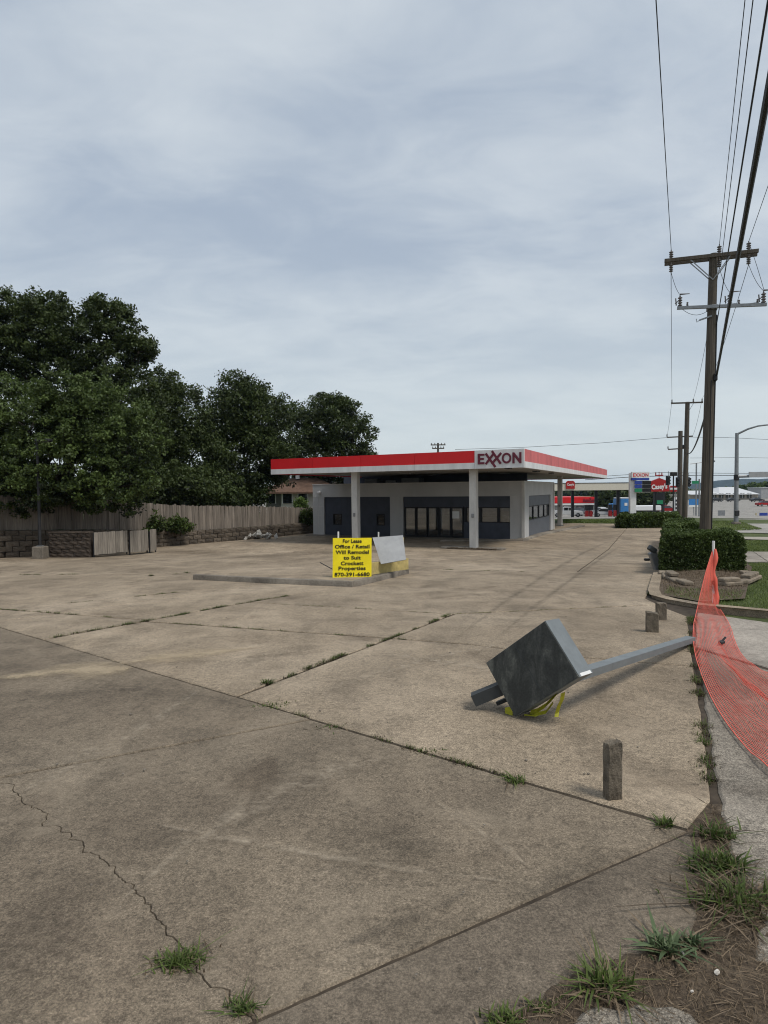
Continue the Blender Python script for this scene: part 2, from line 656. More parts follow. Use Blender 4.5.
def emat(name, c, s):
    k = NT(name)
    k.b.inputs['Emission Color'].default_value = (*c, 1)
    k.b.inputs['Emission Strength'].default_value = s
    return k.done(c, .5)


FONT = None


def text_mesh(s, size, depth=.004, bold=.0):
    cu = bpy.data.curves.new('txt', 'FONT')
    cu.body = s
    cu.size = size
    cu.align_x = 'CENTER'
    cu.align_y = 'CENTER'
    cu.extrude = depth
    cu.offset = bold
    cu.resolution_u = 3
    ob = bpy.data.objects.new('txt', cu)
    col.objects.link(ob)
    dg = bpy.context.evaluated_depsgraph_get()
    me = bpy.data.meshes.new_from_object(ob.evaluated_get(dg))
    bpy.data.objects.remove(ob)
    return me


def text(name, s, size, centre, X, Z, mat, parent, width=None, bold=0., depth=.004):
    """flat lettering with writing direction X and up Z"""
    me = text_mesh(s, size, depth, bold)
    me.materials.clear()
    me.materials.append(mat)
    X = Vector(X).normalized()
    Z = Vector(Z).normalized()
    N = X.cross(Z)
    xs = [v.co.x for v in me.vertices]
    ys = [v.co.y for v in me.vertices]
    cx, cy = (min(xs) + max(xs)) / 2, (min(ys) + max(ys)) / 2
    sx = 1.0
    if width:
        sx = width / (max(xs) - min(xs))
    org = ORG.get(parent, Vector((0, 0, 0)))
    for v_ in me.vertices:
        x, y, z = v_.co
        v_.co = Vector(centre) + X * ((x - cx) * sx) + Z * (y - cy) + N * z - org
    me.update()
    o = bpy.data.objects.new(name, me)
    col.objects.link(o)
    o.parent = parent
    return o

# ------------------------------------------------------------------ ground
def sheet(name, outline, mat, dz, thick=None, kind='structure', parent=None):
    """flat area following the ground profile, cut at the profile's breaks"""
    polys = [outline]
    for yb in ZX[1:5]:
        nx_ = []
        for p in polys:
            nx_ += halfsplit(p, yb)
        polys = nx_
    mb = MB()
    for p in polys:
        top = [Vector((x, y, zg(y) + dz)) for x, y in p]
        if thick:
            mb.prism(top, (0, 0, -thick))
        else:
            mb.add(top, [tuple(range(len(top)))])
    o = mb.build(name, mat, parent)
    if parent is None:
        tag(o, kind=kind)
    return o


def halfsplit(p, yb):
    ys = [q[1] for q in p]
    if min(ys) >= yb - 1e-6 or max(ys) <= yb + 1e-6:
        return [p]
    outl = []
    for sgn in (1, -1):
        q = []
        n = len(p)
        for i in range(n):
            a, b = p[i], p[(i + 1) % n]
            da, db = (a[1] - yb) * sgn, (b[1] - yb) * sgn
            if da >= 0:
                q.append(a)
            if da * db < 0:
                t = da / (da - db)
                q.append((a[0] + (b[0] - a[0]) * t, yb))
        if len(q) > 2:
            outl.append(q)
    return outl


def g2(px, py):
    p = GR(px, py)
    return (p.x, p.y)


# base soil / turf sheet to the horizon
mb = MB()
ys_ = [-60, -8, 27, 60, 110, 400, 1200, 4700]
xs_ = [-4000, -400, -60, 0, 60, 400, 4000]
idx = {}
for j, y in enumerate(ys_):
    for i, x in enumerate(xs_):
        idx[i, j] = len(mb.v)
        mb.v.append(Vector((x, y, zg(y) - .075)))
for j in range(len(ys_) - 1):
    for i in range(len(xs_) - 1):
        mb.f.append([idx[i, j], idx[i + 1, j], idx[i + 1, j + 1], idx[i, j + 1]])
tag(mb.build('ground', M['turf']), kind='structure')

def inpoly(pts, poly):
    x, y = pts[:, 0], pts[:, 1]
    r_ = np.zeros(len(pts), bool)
    n = len(poly)
    for i in range(n):
        (x0_, y0_), (x1_, y1_) = poly[i], poly[(i + 1) % n]
        c = ((y0_ > y) != (y1_ > y)) & (x < (x1_ - x0_) * (y - y0_) / (y1_ - y0_ + 1e-12) + x0_)
        r_ ^= c
    return r_


SOILP = [g2(690, 828), g2(706, 800), g2(735, 800), g2(775, 915), (2.6, 1.9), (2.6, .9), (-.2, .9), g2(470, 1040), g2(512, 1008), g2(555, 980), g2(595, 957), g2(640, 946), g2(684, 934), g2(697, 905), g2(697, 862)]

# rough soil that fills the joints and the bare patch in the foreground
nx, ny = 150, 130
X0, X1, Y0, Y1 = -.9, 2.6, .9, 4.6
gx, gy = np.meshgrid(np.linspace(X0, X1, nx), np.linspace(Y0, Y1, ny))
hn = np.zeros_like(gx)
for o_ in range(5):
    f_ = 2.2 * 1.9 ** o_
    a_, b_, c_, d_ = rng.uniform(0, 6.28, 4)
    hn += np.sin(gx * f_ * 1.3 + a_ + 1.5 * np.sin(gy * f_ * .7 + b_)) * np.sin(gy * f_ * 1.1 + c_ + np.sin(gx * f_ * .8 + d_)) * .55 ** o_
edge = np.minimum(np.minimum(gx - X0, X1 - gx), np.minimum(gy - Y0, Y1 - gy))
gz = np.interp(gy, ZX, ZZ) + np.minimum(-.006, -.012 + .006 * hn + rng.normal(0, .002, gx.shape))
msk = inpoly(np.stack([gx.ravel(), gy.ravel()], 1), SOILP).reshape(gx.shape)
gz = np.where(msk, gz, np.interp(gy, ZX, ZZ) - .022)
gz = np.where(edge < .15, gz - .03 * (1 - edge / .15), gz)
SOILH = (gx, gy, gz)
vv = np.stack([gx, gy, gz], -1).reshape(-1, 3)
ii = np.arange(nx * ny).reshape(ny, nx)
ff = np.stack([ii[:-1, :-1], ii[:-1, 1:], ii[1:, 1:], ii[1:, :-1]], -1).reshape(-1, 4)
tag(np_mesh('bare_soil', vv, ff, M['soil']), kind='structure')
sheet('joint_soil', [(-40, -7.9), (3.2, -7.9), (3.2, 3), (4.3, 7), (5.4, 9.6), (6.6, 15), (17, 45), (19, 49), (-2, 59), (-40, 59)], M['joint'], -.020)


# concrete slabs of the lot, each its own piece
def signed(p):
    return sum(p[i][0] * p[(i + 1) % len(p)][1] - p[(i + 1) % len(p)][0] * p[i][1] for i in range(len(p))) / 2


def split(poly, line):
    """cut polygon by a polyline that crosses it"""
    hits = []
    n = len(poly)
    for s in range(len(line) - 1):
        ax_, ay = line[s]
        bx_, by = line[s + 1]
        loc = []
        for i in range(n):
            cx, cy = poly[i]
            dx, dy = poly[(i + 1) % n]
            de = (bx_ - ax_) * (dy - cy) - (by - ay) * (dx - cx)
            if abs(de) < 1e-12:
                continue
            t = ((cx - ax_) * (dy - cy) - (cy - ay) * (dx - cx)) / de
            u = ((cx - ax_) * (by - ay) - (cy - ay) * (bx_ - ax_)) / de
            if 0 <= t < 1 and 0 <= u < 1:
                loc.append((t, i, u, (ax_ + (bx_ - ax_) * t, ay + (by - ay) * t)))
        for h in sorted(loc):
            hits.append((s, *h))
    if len(hits) < 2:
        return [poly]
    (s1, t1, i1, u1, p1), (s2, t2, i2, u2, p2) = hits[0], hits[1]
    mid = [line[k_] for k_ in range(s1 + 1, s2 + 1)]
    # walk from p1's edge to p2's edge
    def walk(i, u, j, w):
        r_ = []
        k_ = i
        if i == j and w > u:
            return r_
        while True:
            k_ = (k_ + 1) % n
            r_.append(poly[k_])
            if k_ == j:
                return r_
    A = [p1] + walk(i1, u1, i2, u2) + [p2] + mid[::-1]
    B = [p2] + walk(i2, u2, i1, u1) + [p1] + mid
    return [A, B]


def cut(polys, line):
    r_ = []
    for p in polys:
        r_ += split(p, line)
    return r_


def inset(poly, dl):
    if signed(poly) < 0:
        poly = poly[::-1]
        dl = dl[::-1]
    n = len(poly)
    q = []
    for i in range(n):
        a, b, c = Vector(poly[i - 1]), Vector(poly[i]), Vector(poly[(i + 1) % n])
        e1, e2 = (b - a), (c - b)
        if e1.length < 1e-6 or e2.length < 1e-6:
            q.append(tuple(b))
            continue
        e1.normalize()
        e2.normalize()
        n1, n2 = Vector((-e1.y, e1.x)), Vector((-e2.y, e2.x))
        bi = n1 + n2
        if bi.length < .2:
            bi = n1
        bi.normalize()
        q.append(tuple(b + bi * (dl[i] / max(.5, bi.dot(n1)))))
    return q


THIN = set()


def thin_key(p):
    return (round(p[0], 5), round(p[1], 5))


def resample(poly, step, jit, ylimit=14):
    q = []
    resample.flags = []
    n = len(poly)
    for i in range(n):
        a, b = Vector(poly[i]), Vector(poly[(i + 1) % n])
        L = (b - a).length
        near = min(a.y, b.y)
        st = step if near < ylimit else step * 4
        m_ = max(1, min(60, int(L / st)))
        for k_ in range(m_):
            p = a.lerp(b, k_ / m_)
            if k_:
                t = (b - a).normalized()
                p = p + Vector((-t.y, t.x)) * random.gauss(0, jit)
            q.append((p.x, p.y))
            resample.flags.append(thin_key(poly[i]) in THIN and (k_ == 0 or thin_key(poly[(i + 1) % n]) in THIN))
    return q


pavement = thing('lot_pavement', None, None, (0, 0, 0))
tag(pavement, kind='structure')


def slab(poly, mat, gap=.009, name='slab', top=0., parent=pavement, jit=.003, step=.12, bev=.014):
    dd = []
    for q in poly:
        if not dd or (Vector(q) - Vector(dd[-1])).length > .012:
            dd.append(q)
    if (Vector(dd[0]) - Vector(dd[-1])).length < .012:
        dd.pop()
    p = resample(dd, step, jit)
    fl_ = resample.flags
    o_ = inset(p, [.0012 if f else gap for f in fl_])
    i_ = inset(p, [.0035 if f else gap + bev for f in fl_])
    n = len(o_)
    mb = MB()
    V0 = [Vector((x, y, zg(y) + top)) for x, y in i_]
    V1 = [Vector((x, y, zg(y) + top - .009)) for x, y in o_]
    V2 = [Vector((x, y, zg(y) + top - .09)) for x, y in o_]
    fs_ = [tuple(range(n))]
    for i in range(n):
        j = (i + 1) % n
        fs_.append((n + i, n + j, j, i))
        fs_.append((2 * n + i, 2 * n + j, n + j, n + i))
    mb.add(V0 + V1 + V2, fs_)
    me_o = mb.build(name, mat, parent)
    bm = bmesh.new()
    bm.from_mesh(me_o.data)
    bmesh.ops.triangulate(bm, faces=[f for f in bm.faces if len(f.verts) > 4], ngon_method='BEAUTY')
    bm.to_mesh(me_o.data)
    bm.free()
    return me_o


def ext(a, b, t0, t1):
    """pixel line through a and b, stretched; mapped on the ground"""
    A, B = Vector(g2(*a)), Vector(g2(*b))
    d = B - A
    return [tuple(A - d * t0), tuple(B + d * t1)]


# the whole paved lot as one outline, then cut along the joints seen in the photograph
J1 = ext((0, 627), (640, 814), 1.9, .35)
J1l, J1r = Vector(J1[0]), Vector(g2(690, 829))
upper = [g2(714, 800), g2(704, 720), g2(694, 660), g2(688, 616), g2(662, 606), g2(646, 598), g2(660, 572), g2(672, 548),
         g2(690, 531), (24.5, 44.5), (19.5, 48.5), (-3, 59.5), (-5, 44), (-7.6, 36.3), (-11.2, 31.6), (-15.6, 25.8), (-19.5, 22.5), tuple(J1l), tuple(J1r)]
lower = [tuple(J1r), g2(703, 862), g2(702, 905), g2(690, 940), g2(640, 952), g2(600, 962), g2(562, 985), g2(522, 1012), g2(478, 1045), g2(430, 1120),
         (-.1, -7.5), (-36, -7.5), (-36, 19), tuple(J1l)]
U = [upper]
U = cut(U, [(-60, 27), (60, 27)])
U = cut(U, ext((50, 638), (250, 602), 3, 6))                      # J3
U = cut(U, [g2(238, 601.5), g2(450, 614), g2(625, 606), g2(668, 604), g2(700, 603)])   # J11 + J8
U = cut(U, ext((236, 696), (390, 638), .4, .9))                  # J2
U = cut(U, [g2(133, 620.3), g2(390, 638), g2(470, 644), g2(560, 655), g2(720, 668)])   # J7
U = cut(U, ext((68, 603), (198, 590), 4, 7))
U = cut(U, ext((0, 609), (110, 617), 3, 1.6))
U = cut(U, ext((0, 575), (180, 574), 2, 6))
U = cut(U, ext((423, 560), (600, 566), 3, 3))
U = cut(U, ext((560, 584), (612, 545), .2, 2.5))
U = cut(U, ext((470, 556), (560, 540), 4, 2.5))
for p in U:
    if abs(signed(p)) > .02:
        slab(p, M['lot'], gap=.019, top=random.uniform(-.005, 0))
L_ = [lower]
L_ = cut(L_, ext((0, 776), (280, 724), 30, 2))                    # J4
L_ = cut(L_, ext((265, 1012), (650, 846), 30, 1))               # J5
crk = [(-40, 748), (5, 781), (14, 788), (22, 795), (33, 803), (40, 807), (47, 817), (56, 823), (62, 829), (70, 832), (78, 838), (84, 845), (92, 852), (101, 857), (110, 863), (116, 867), (118, 875), (127, 880),
       (136, 888), (143, 895), (150, 905), (157, 914), (166, 923), (177, 938), (183, 952), (196, 968), (212, 984), (232, 1002), (250, 1012), (262, 1024), (290, 1060)]
c2 = [g2(x + random.uniform(-1.5, 1.5), y + random.uniform(-1, 1)) for x, y in crk]
for lev in range(2):                                              # fractal roughness of the crack
    nw_ = [c2[0]]
    for a_, b_ in zip(c2[:-1], c2[1:]):
        d_ = (b_[0] - a_[0], b_[1] - a_[1])
        f_ = random.gauss(0, .16)
        nw_ += [((a_[0] + b_[0]) / 2 - d_[1] * f_, (a_[1] + b_[1]) / 2 + d_[0] * f_), b_]
    c2 = nw_
THIN.update(thin_key(p) for p in c2)
L2 = []
for p in L_:
    q = split(p, c2) if abs(signed(p)) > 2 else [p]
    if len(q) == 2 and min(abs(signed(q[0])), abs(signed(q[1]))) < .1:
        q = [p]
    L2 += q
for p in L2:
    if abs(signed(p)) > .02:
        slab(p, M['apron_dark'] if 10 < len(p) < 20 and abs(signed(p)) < 200 else M['apron'], gap=.0065, jit=.002, step=.05, bev=.006, top=-.006 if signed(p) < -200 or signed(p) > 200 else (-.012 if len(p) > 20 else -.015))

# right hand walk: old exposed aggregate, smooth driveway panels, kerb corner piece
walk = thing('sidewalk', None, None, (0, 0, 0))
tag(walk, kind='structure')
aggr = [g2(696, 648), g2(706, 720), g2(716, 790), g2(727, 850), g2(752, 905), g2(775, 945), (4.0, 1.6), (9.5, 1.6), (9.5, 6.3), g2(768, 669)]
for p in cut([aggr], ext((712, 716), (768, 722), .5, 3)):
    slab(p, M['aggregate'], name='sidewalk_slab', parent=walk, gap=.012, top=-.006, jit=.006)
drive = [g2(697, 612), g2(694, 646), g2(768, 667), (9.6, 6.5), (15.5, 6.9), (18, 10.6), g2(768, 622)]
dp = cut([drive], ext((700, 636), (768, 637), .4, 3))
for p in dp:
    slab(p, M['walk'], name='driveway_slab', parent=walk, gap=.008, top=-.004)
slab([g2(748, 958), g2(752, 928), g2(775, 912), (2.4, 2.0), (2.2, 1.6)], M['aggregate'], name='sidewalk_slab', parent=walk, top=-.01, jit=.008, step=.05)
slab([g2(560, 1034), g2(580, 1008), g2(635, 999), g2(692, 1010), g2(712, 1034), (.85, 1.2), (.45, 1.2)], M['aggregate'], name='sidewalk_slab', parent=walk, top=.0, jit=.008, step=.05)


# sediment fans washed over the slabs (thin silt with ragged edges)
k = NT('silt')
v = k.coord('pos')
a = k.noise(v, 3.0, 6, .65)
b = k.noise(v, 60, 4, .7)
cc = k.mix(k.ramp(a, [(.3, (.42, .335, .225)), (.7, (.52, .42, .29))]), k.ramp(b, [(.3, .7), (.7, 1.2)]), 1., 'MULTIPLY')
at_ = k.n('ShaderNodeAttribute', attribute_name='tint')
w = k.n('ShaderNodeMath', operation='ADD')
k.t.links.new(at_.outputs['Fac'], w.inputs[0])
ab = k.ramp(k.noise(v, 5, 6, .7), [(.3, -.0), (.7, .5)])
k.t.links.new(ab, w.inputs[1])
al = k.ramp(w.outputs[0], [(.50, 0.), (1.0, .6)])
k.lk(al, k.b.inputs['Alpha'])
M['silt'] = k.done(cc, .95)


k = NT('pale_scuff')
v = k.coord('pos')
a = k.noise(v, 9.0, 6, .7)
at_ = k.n('ShaderNodeAttribute', attribute_name='tint')
w = k.n('ShaderNodeMath', operation='MULTIPLY')
k.t.links.new(at_.outputs['Fac'], w.inputs[0])
k.t.links.new(k.ramp(a, [(.42, 0.), (.7, 1.)]), w.inputs[1])
k.lk(w.outputs[0], k.b.inputs['Alpha'])
M['scuff'] = k.done((.42, .35, .265), .95)
k = NT('tyre_rub')
v = k.coord('pos')
a = k.noise(v, 7.0, 6, .7)
at_ = k.n('ShaderNodeAttribute', attribute_name='tint')
w = k.n('ShaderNodeMath', operation='MULTIPLY')
k.t.links.new(at_.outputs['Fac'], w.inputs[0])
k.t.links.new(k.ramp(a, [(.35, 0.), (.7, .55)]), w.inputs[1])
k.lk(w.outputs[0], k.b.inputs['Alpha'])
M['rub'] = k.done((.045, .040, .035), .95)


def silt(spine, mat='silt', dz=.0025):
    """spine: list of (px, py, half width in px)"""
    vs_, cs, fs_ = [], [], []
    for (x, y, h) in spine:
        for q in (-1, -.5, 0, .5, 1):
            p = GR(x, y + q * h)
            vs_.append((p.x, p.y, p.z + dz))
            cs.append(.75 * (1 - abs(q)) - (.35 if (x, y, h) in (spine[0], spine[-1]) else 0))
    for i in range(len(spine) - 1):
        for j in range(4):
            a_ = i * 5 + j
            fs_.append((a_, a_ + 1, a_ + 6, a_ + 5))
    return tag(np_mesh(mat, vs_, fs_, M[mat], cols=cs), kind='structure')


silt([(-30, 680, 5), (20, 676, 6), (60, 671, 9), (95, 669, 16), (124, 669, 12), (134, 668, 2)])
silt([(112, 664, 3), (150, 659, 8), (190, 655, 10), (225, 651, 5), (262, 647, 2)])

for sp in ([(20, 792, 4), (60, 772, 8), (110, 748, 9), (150, 722, 7), (195, 692, 5), (205, 686, 2)],
           [(60, 760, 3), (75, 752, 12), (100, 748, 12), (118, 742, 3)],
           [(150, 822, 2), (230, 838, 5), (330, 856, 6), (430, 872, 5), (520, 882, 2)],
           [(120, 900, 2), (180, 850, 10), (260, 800, 16), (330, 770, 14), (400, 755, 4)],
           [(300, 700, 2), (380, 672, 5), (450, 655, 5), (520, 640, 2)],
           [(420, 790, 2), (480, 830, 8), (510, 850, 8), (528, 866, 2)],
           [(330, 640, 2), (400, 655, 5), (480, 668, 5), (560, 690, 2)]):
    silt(sp, 'scuff', .0032 if sp[0][1] < 720 and sp[0][0] > 250 else -.003)
for sp in ([(440, 650, 1), (500, 605, 4), (545, 575, 3), (585, 552, 2), (610, 541, 1)],
           [(470, 660, 1), (530, 610, 4), (570, 580, 3), (605, 556, 2), (622, 545, 1)],
           [(520, 900, 2), (545, 885, 16), (575, 880, 18), (600, 885, 3)],
           [(20, 700, 2), (90, 690, 12), (170, 690, 14), (240, 705, 3)],
           [(300, 960, 2), (380, 930, 10), (450, 900, 8), (510, 872, 2)],
           [(200, 560, 1), (300, 553, 3), (380, 551, 3), (470, 553, 1)]):
    silt(sp, 'rub', .0038 if sp[0][1] < 690 else -.002)

# ------------------------------------------------------------------ lawns, paths and road on the right
rr = lambda pts: [g2(*p) for p in pts]
sheet('lawn', rr([(655, 570), (700, 566), (768, 562), (940, 560), (940, 655), (768, 612), (700, 606)]), M['turf'], -.02)
path1 = thing('footpath', None, None, (0, 0, 0))
tag(path1, kind='structure')
for p in cut([rr([(690, 551), (768, 552), (960, 556), (960, 572), (768, 562.5), (690, 560)])], ext((752, 551), (770, 563), .5, .5)):
    slab(p, M['walk'], name='footpath_slab', parent=path1, gap=.01, top=.01)
sheet('side_path', rr([(735, 536.2), (768, 536.6), (900, 538), (900, 540.5), (768, 539.4), (735, 538.4)]), M['tan'], -.02)
sheet('main_road', rr([(700, 521.5), (745, 523), (960, 524), (960, 535.5), (768, 532.5), (690, 531)]), M['far_paving'], -.04)
sheet('side_street', [g2(470, 527), g2(560, 527.3), g2(655, 527.8), g2(655, 523.4), g2(560, 523.2), g2(470, 523)], M['far_paving'], -.03)
far = [(2, 62), (26, 62), (36, 56), g2(709, 519.6), g2(745, 519), g2(900, 519), (420, 330), (-60, 330), (-60, 150), (2, 100)]
sheet('far_forecourt', far, M['far_paving'], -.055)

# kerbs -----------------------------------------------------------------
def kerb(name, pts, w=.15, h=.13, mat=None, lab=None, base=None, tw=.02):
    """kerb along ground points (x, y), solid with a battered face and rounded top edge"""
    pts = [Vector((p[0], p[1])) for p in pts]
    P2 = []
    for i in range(len(pts) - 1):
        n = max(1, int((pts[i + 1] - pts[i]).length / .5))
        P2 += [pts[i].lerp(pts[i + 1], k_ / n) for k_ in range(n)]
    P2.append(pts[-1])
    prof = [(0, -.1), (0, h - .03), (.012, h - .008), (.04, h), (w - .04, h), (w - .01, h - .01), (w, h - .03), (w, -.1)]
    mb = MB()
    m_ = len(prof)
    for i, p in enumerate(P2):
        t = (P2[min(i + 1, len(P2) - 1)] - P2[max(i - 1, 0)]).normalized()
        nrm = Vector((-t.y, t.x))
        for u_, z_ in prof:
            q = p + nrm * (u_ + random.gauss(0, .0025))
            mb.v.append(Vector((q.x, q.y, zg(q.y) + z_ + (random.gauss(0, .003) if z_ > 0 else 0))))
    for i in range(len(P2) - 1):
        for j in range(m_ - 1):
            mb.f.append([i * m_ + j, i * m_ + j + 1, (i + 1) * m_ + j + 1, (i + 1) * m_ + j])
    mb.f.append(list(range(m_)))
    mb.f.append(list(range((len(P2) - 1) * m_, len(P2) * m_)))
    o = mb.build(name, mat or M['curb'], smooth=True)
    return tag(o, kind='structure')


kerb('planter_kerb', [(17.6, 9.4), g2(768, 614), g2(700, 607.5), g2(668, 602), g2(652, 597), g2(650, 592), g2(656, 570), g2(659, 556), g2(652, 545)], w=-.13, h=.055, mat=M['lot'])
kerb('island_kerb', [g2(193, 579.5), g2(270, 583.5), g2(352, 587), g2(360, 586), g2(409, 573.5), g2(404, 566)], w=.16, h=.13)
kerb('building_kerb', [g2(440, 541.5), g2(523, 541.2), g2(546, 534.5), g2(585, 526.5)], w=.5, h=.09)
isl = [g2(195, 578), g2(352, 585), g2(360, 584.5), g2(407, 573), g2(402, 566), g2(200, 574)]

# ------------------------------------------------------------------ canopy of the closed filling station
ZB, ZT = 2.55, 3.36                      # fascia bottom and top
NC = PT(524, 469, 25.85)
NC = Vector((NC.x, NC.y, 0))
# front edge runs to image column 273, side edge runs with the street
FD = (Vector((-6.05, 32.3, 0)) - NC)
WID = FD.length
FD.normalize()
SD = Vector((0.4405, 0.8978, 0)).normalized()
LEN = 33.5
canopy = thing('forecourt_canopy', 'large flat canopy with red and white fascia over the closed station', 'canopy', (NC.x, NC.y, zg(NC.y)))


def cp(a, b, z):
    """a metres along the front edge from the near corner, b metres along the side"""
    q = NC + FD * a + SD * b
    return Vector((q.x, q.y, z))


def slabbox(mb, a0, a1, b0, b1, z0, z1):
    o4 = [cp(a0, b0, z0), cp(a1, b0, z0), cp(a1, b1, z0), cp(a0, b1, z0)]
    return mb.prism(o4, (0, 0, z1 - z0))


slabbox(MB(), .14, WID - .14, .14, LEN - .14, ZB + .06, ZB + .20).build('soffit', M['soffit'], canopy)
slabbox(MB(), .14, WID - .14, .14, LEN - .14, ZT - .20, ZT - .08).build('roof_deck', M['roofgrey'], canopy)
zr = ZB + .27                            # foot of the red band
wp = 2.22                                # white logo panel length
# fascia pieces: white lower strip, red upper strip, logo panel, parapet trim
seg = [(wp + .01, 5.2), (5.215, 8.1), (8.115, 11.0), (11.015, WID)]
for a0, a1 in seg:
    slabbox(MB(), a0, a1, 0, .12, zr + .003, ZT).build('red_panel', M['red'], canopy)
    slabbox(MB(), a0, a1, -.015, .125, ZB, zr).build('white_panel', M['fascia'], canopy)
lp = slabbox(MB(), 0, wp, -.02, .12, ZB, ZT + .002).build('logo_panel', M['fascia'], canopy)
nb = 7
for i in range(nb):
    b0, b1 = .125 + (LEN - .125) * i / nb, .125 + (LEN - .125) * (i + 1) / nb - .015
    o = slabbox(MB(), 0, .12, b0, b1, zr + .003, ZT).build('red_panel', M['redfade'], canopy)
    o['label'] = 'sun-faded pink red side band'
    slabbox(MB(), -.015, .125, b0, b1, ZB, zr).build('white_panel', M['fascia'], canopy)
slabbox(MB(), WID - .12, WID, .13, LEN, ZB, ZT).build('red_panel', M['red'], canopy)
slabbox(MB(), .13, WID - .13, LEN - .12, LEN, ZB, ZT).build('red_panel', M['red'], canopy)

# EXXON letters from strokes, written left to right = from wp towards 0
LX = -FD
LN = -SD


def stroke(mb, p, q, w, c, dep=.035, h=0.):
    """stroke in the panel plane: p,q in (u, v) with u to the right"""
    p, q = Vector(p), Vector(q)
    t = (q - p).normalized()
    n_ = Vector((-t.y, t.x)) * w / 2
    pts = [p + n_, q + n_, q - n_, p - n_]
    mb.prism([c + LX * a.x + UP * a.y + LN * h for a in pts], LN * dep)


c0 = cp(wp / 2, -.022, (ZB + ZT) / 2 + .02)
lh, sw = .47, .10
half = lh / 2


def letter(name, strokes, u0):
    mb = MB()
    for i, (p, q, w_) in enumerate(strokes):
        stroke(mb, ((u0 + p[0]) * .84, p[1]), ((u0 + q[0]) * .84, q[1]), w_, c0, .03 + .004 * i)
    return mb.build(name, M['letter'], canopy)


letter('letter', [((.05, -half), (.05, half), sw), ((.0, half - .05), (.36, half - .05), .09), ((.0, 0), (.33, 0), .085), ((.0, -half + .05), (.36, -half + .05), .09)], -1.13)
letter('letter', [((.0, half), (.52, -half - .14), .10), ((.45, half + .0), (.0, -half), .095)], -.70)
letter('letter', [((.0, half + .10), (.47, -half), .10), ((.50, half), (-.02, -half - .0), .095)], -.36)
mb = MB()
for i in range(20):
    a0, a1 = 2 * math.pi * i / 20, 2 * math.pi * (i + 1) / 20
    o4 = []
    for (r_, a_) in ((1, a0), (1, a1), (.62, a1), (.62, a0)):
        o4.append(c0 + LX * (.84 * (.42 + .25 * r_ * math.cos(a_))) + UP * ((half + .0) * r_ * math.sin(a_)))
    mb.prism(o4, LN * .03)
mb.build('letter', M['letter'], canopy)
letter('letter', [((.045, -half), (.045, half), .09), ((.405, -half), (.405, half), .09), ((.045, half - .04), (.405, -half + .04), .105)], .74)

# columns with base plates and little utility boxes
for a, b in ((2.52, .75), (8.85, .75), (2.3, 22.0), (9.2, 14.0)):
    p = cp(a, b, 0)
    zb_ = zg(p.y)
    o = MB().bbox((p.x, p.y, (zb_ + .02 + ZB + .06) / 2), (.34, .34, ZB + .04 - zb_), (LX, SD, UP), .015).build('column', M['column'], canopy)
    pl = MB().bbox((p.x, p.y, zb_ + .012), (.52, .52, .024), (LX, SD, UP), .006).build('base_plate', M['darkmetal'], o)
    bx = p + LN * .19
    MB().bbox((bx.x, bx.y, zb_ + 1.55), (.11, .06, .18), (LX, SD, UP), .008).build('outlet_box', M['galv'], o)
# recessed light boxes under the soffit
for a in (3.4, 8.0):
    for b in (2.2, 5.4, 9.5):
        c = cp(a, b, ZB + .035)
        MB().bbox(c, (.6, .6, .05), (LX, SD, UP), .01).build('light_fixture', M['board'], canopy)
# small fallen vent piece and conduit under the near side
for b, w_ in ((1.2, .5), (7.2, .9), (11.5, .5)):
    c = cp(1.0, b, ZB + .03)
    MB().bbox(c, (.25, w_, .06), (LX, SD, UP), .01).build('soffit_patch', M['dark'], canopy)

# pump island left below the near column
pi_ = GR(494, 551)
mb = MB()
ic = cp(2.6, .85, 0)
mb.bbox((ic.x, ic.y, zg(ic.y) + .03), (3.0, .75, .10), (LX, SD, UP), .03)
tag(mb.build('pump_island', M['curb'], root=(ic.x, ic.y, zg(ic.y))), 'low concrete pump island at the foot of the near canopy column', 'kerb')
mb = MB()
for t in np.linspace(-1.1, 1.2, 26):
    c = ic + LX * t + SD * random.uniform(-.45, -.36)
    mb.bbox((c.x, c.y, zg(c.y) + .03), (random.uniform(.05, .13), .1, random.uniform(.05, .12)), (LX, SD, UP), .01)
tag(mb.build('leaf_litter', M['soil']), 'dark leaf litter caught along the pump island kerb', 'litter', kind='stuff')

# ------------------------------------------------------------------ station building
RB = PT(524, 538, 33.0)
RB = Vector((RB.x, RB.y, 0))
BD = Vector((-.904, .4275, 0)).normalized()       # along the front, to the left
BS = Vector((.4275, .904, 0)).normalized()        # back along the side
BW, BL, BH = 13.6, 9.55, 3.2
BZ = zg(34) - .01
bld = thing('station_building', 'grey closed station building with dark bays under the canopy', 'building', (RB.x, RB.y, BZ))


def bp(a, b, z):
    q = RB + BD * a + BS * b
    return Vector((q.x, q.y, BZ + z))


def bb(name, a0, a1, b0, b1, z0, z1, mat, parent=bld):
    mb = MB()
    mb.prism([bp(a0, b0, z0), bp(a1, b0, z0), bp(a1, b1, z0), bp(a0, b1, z0)], (0, 0, z1 - z0))
    return mb.build(name, mat, parent)


def colpx(p):
    c = p - CAM
    return 384 + FPX * c.dot(rt) / c.dot(fw)


def a_of(px):
    lo, hi = -2., 16.
    for _ in range(40):
        mid = (lo + hi) / 2
        if colpx(bp(mid, 0, 1.5)) > px:
            lo = mid
        else:
            hi = mid
    return lo


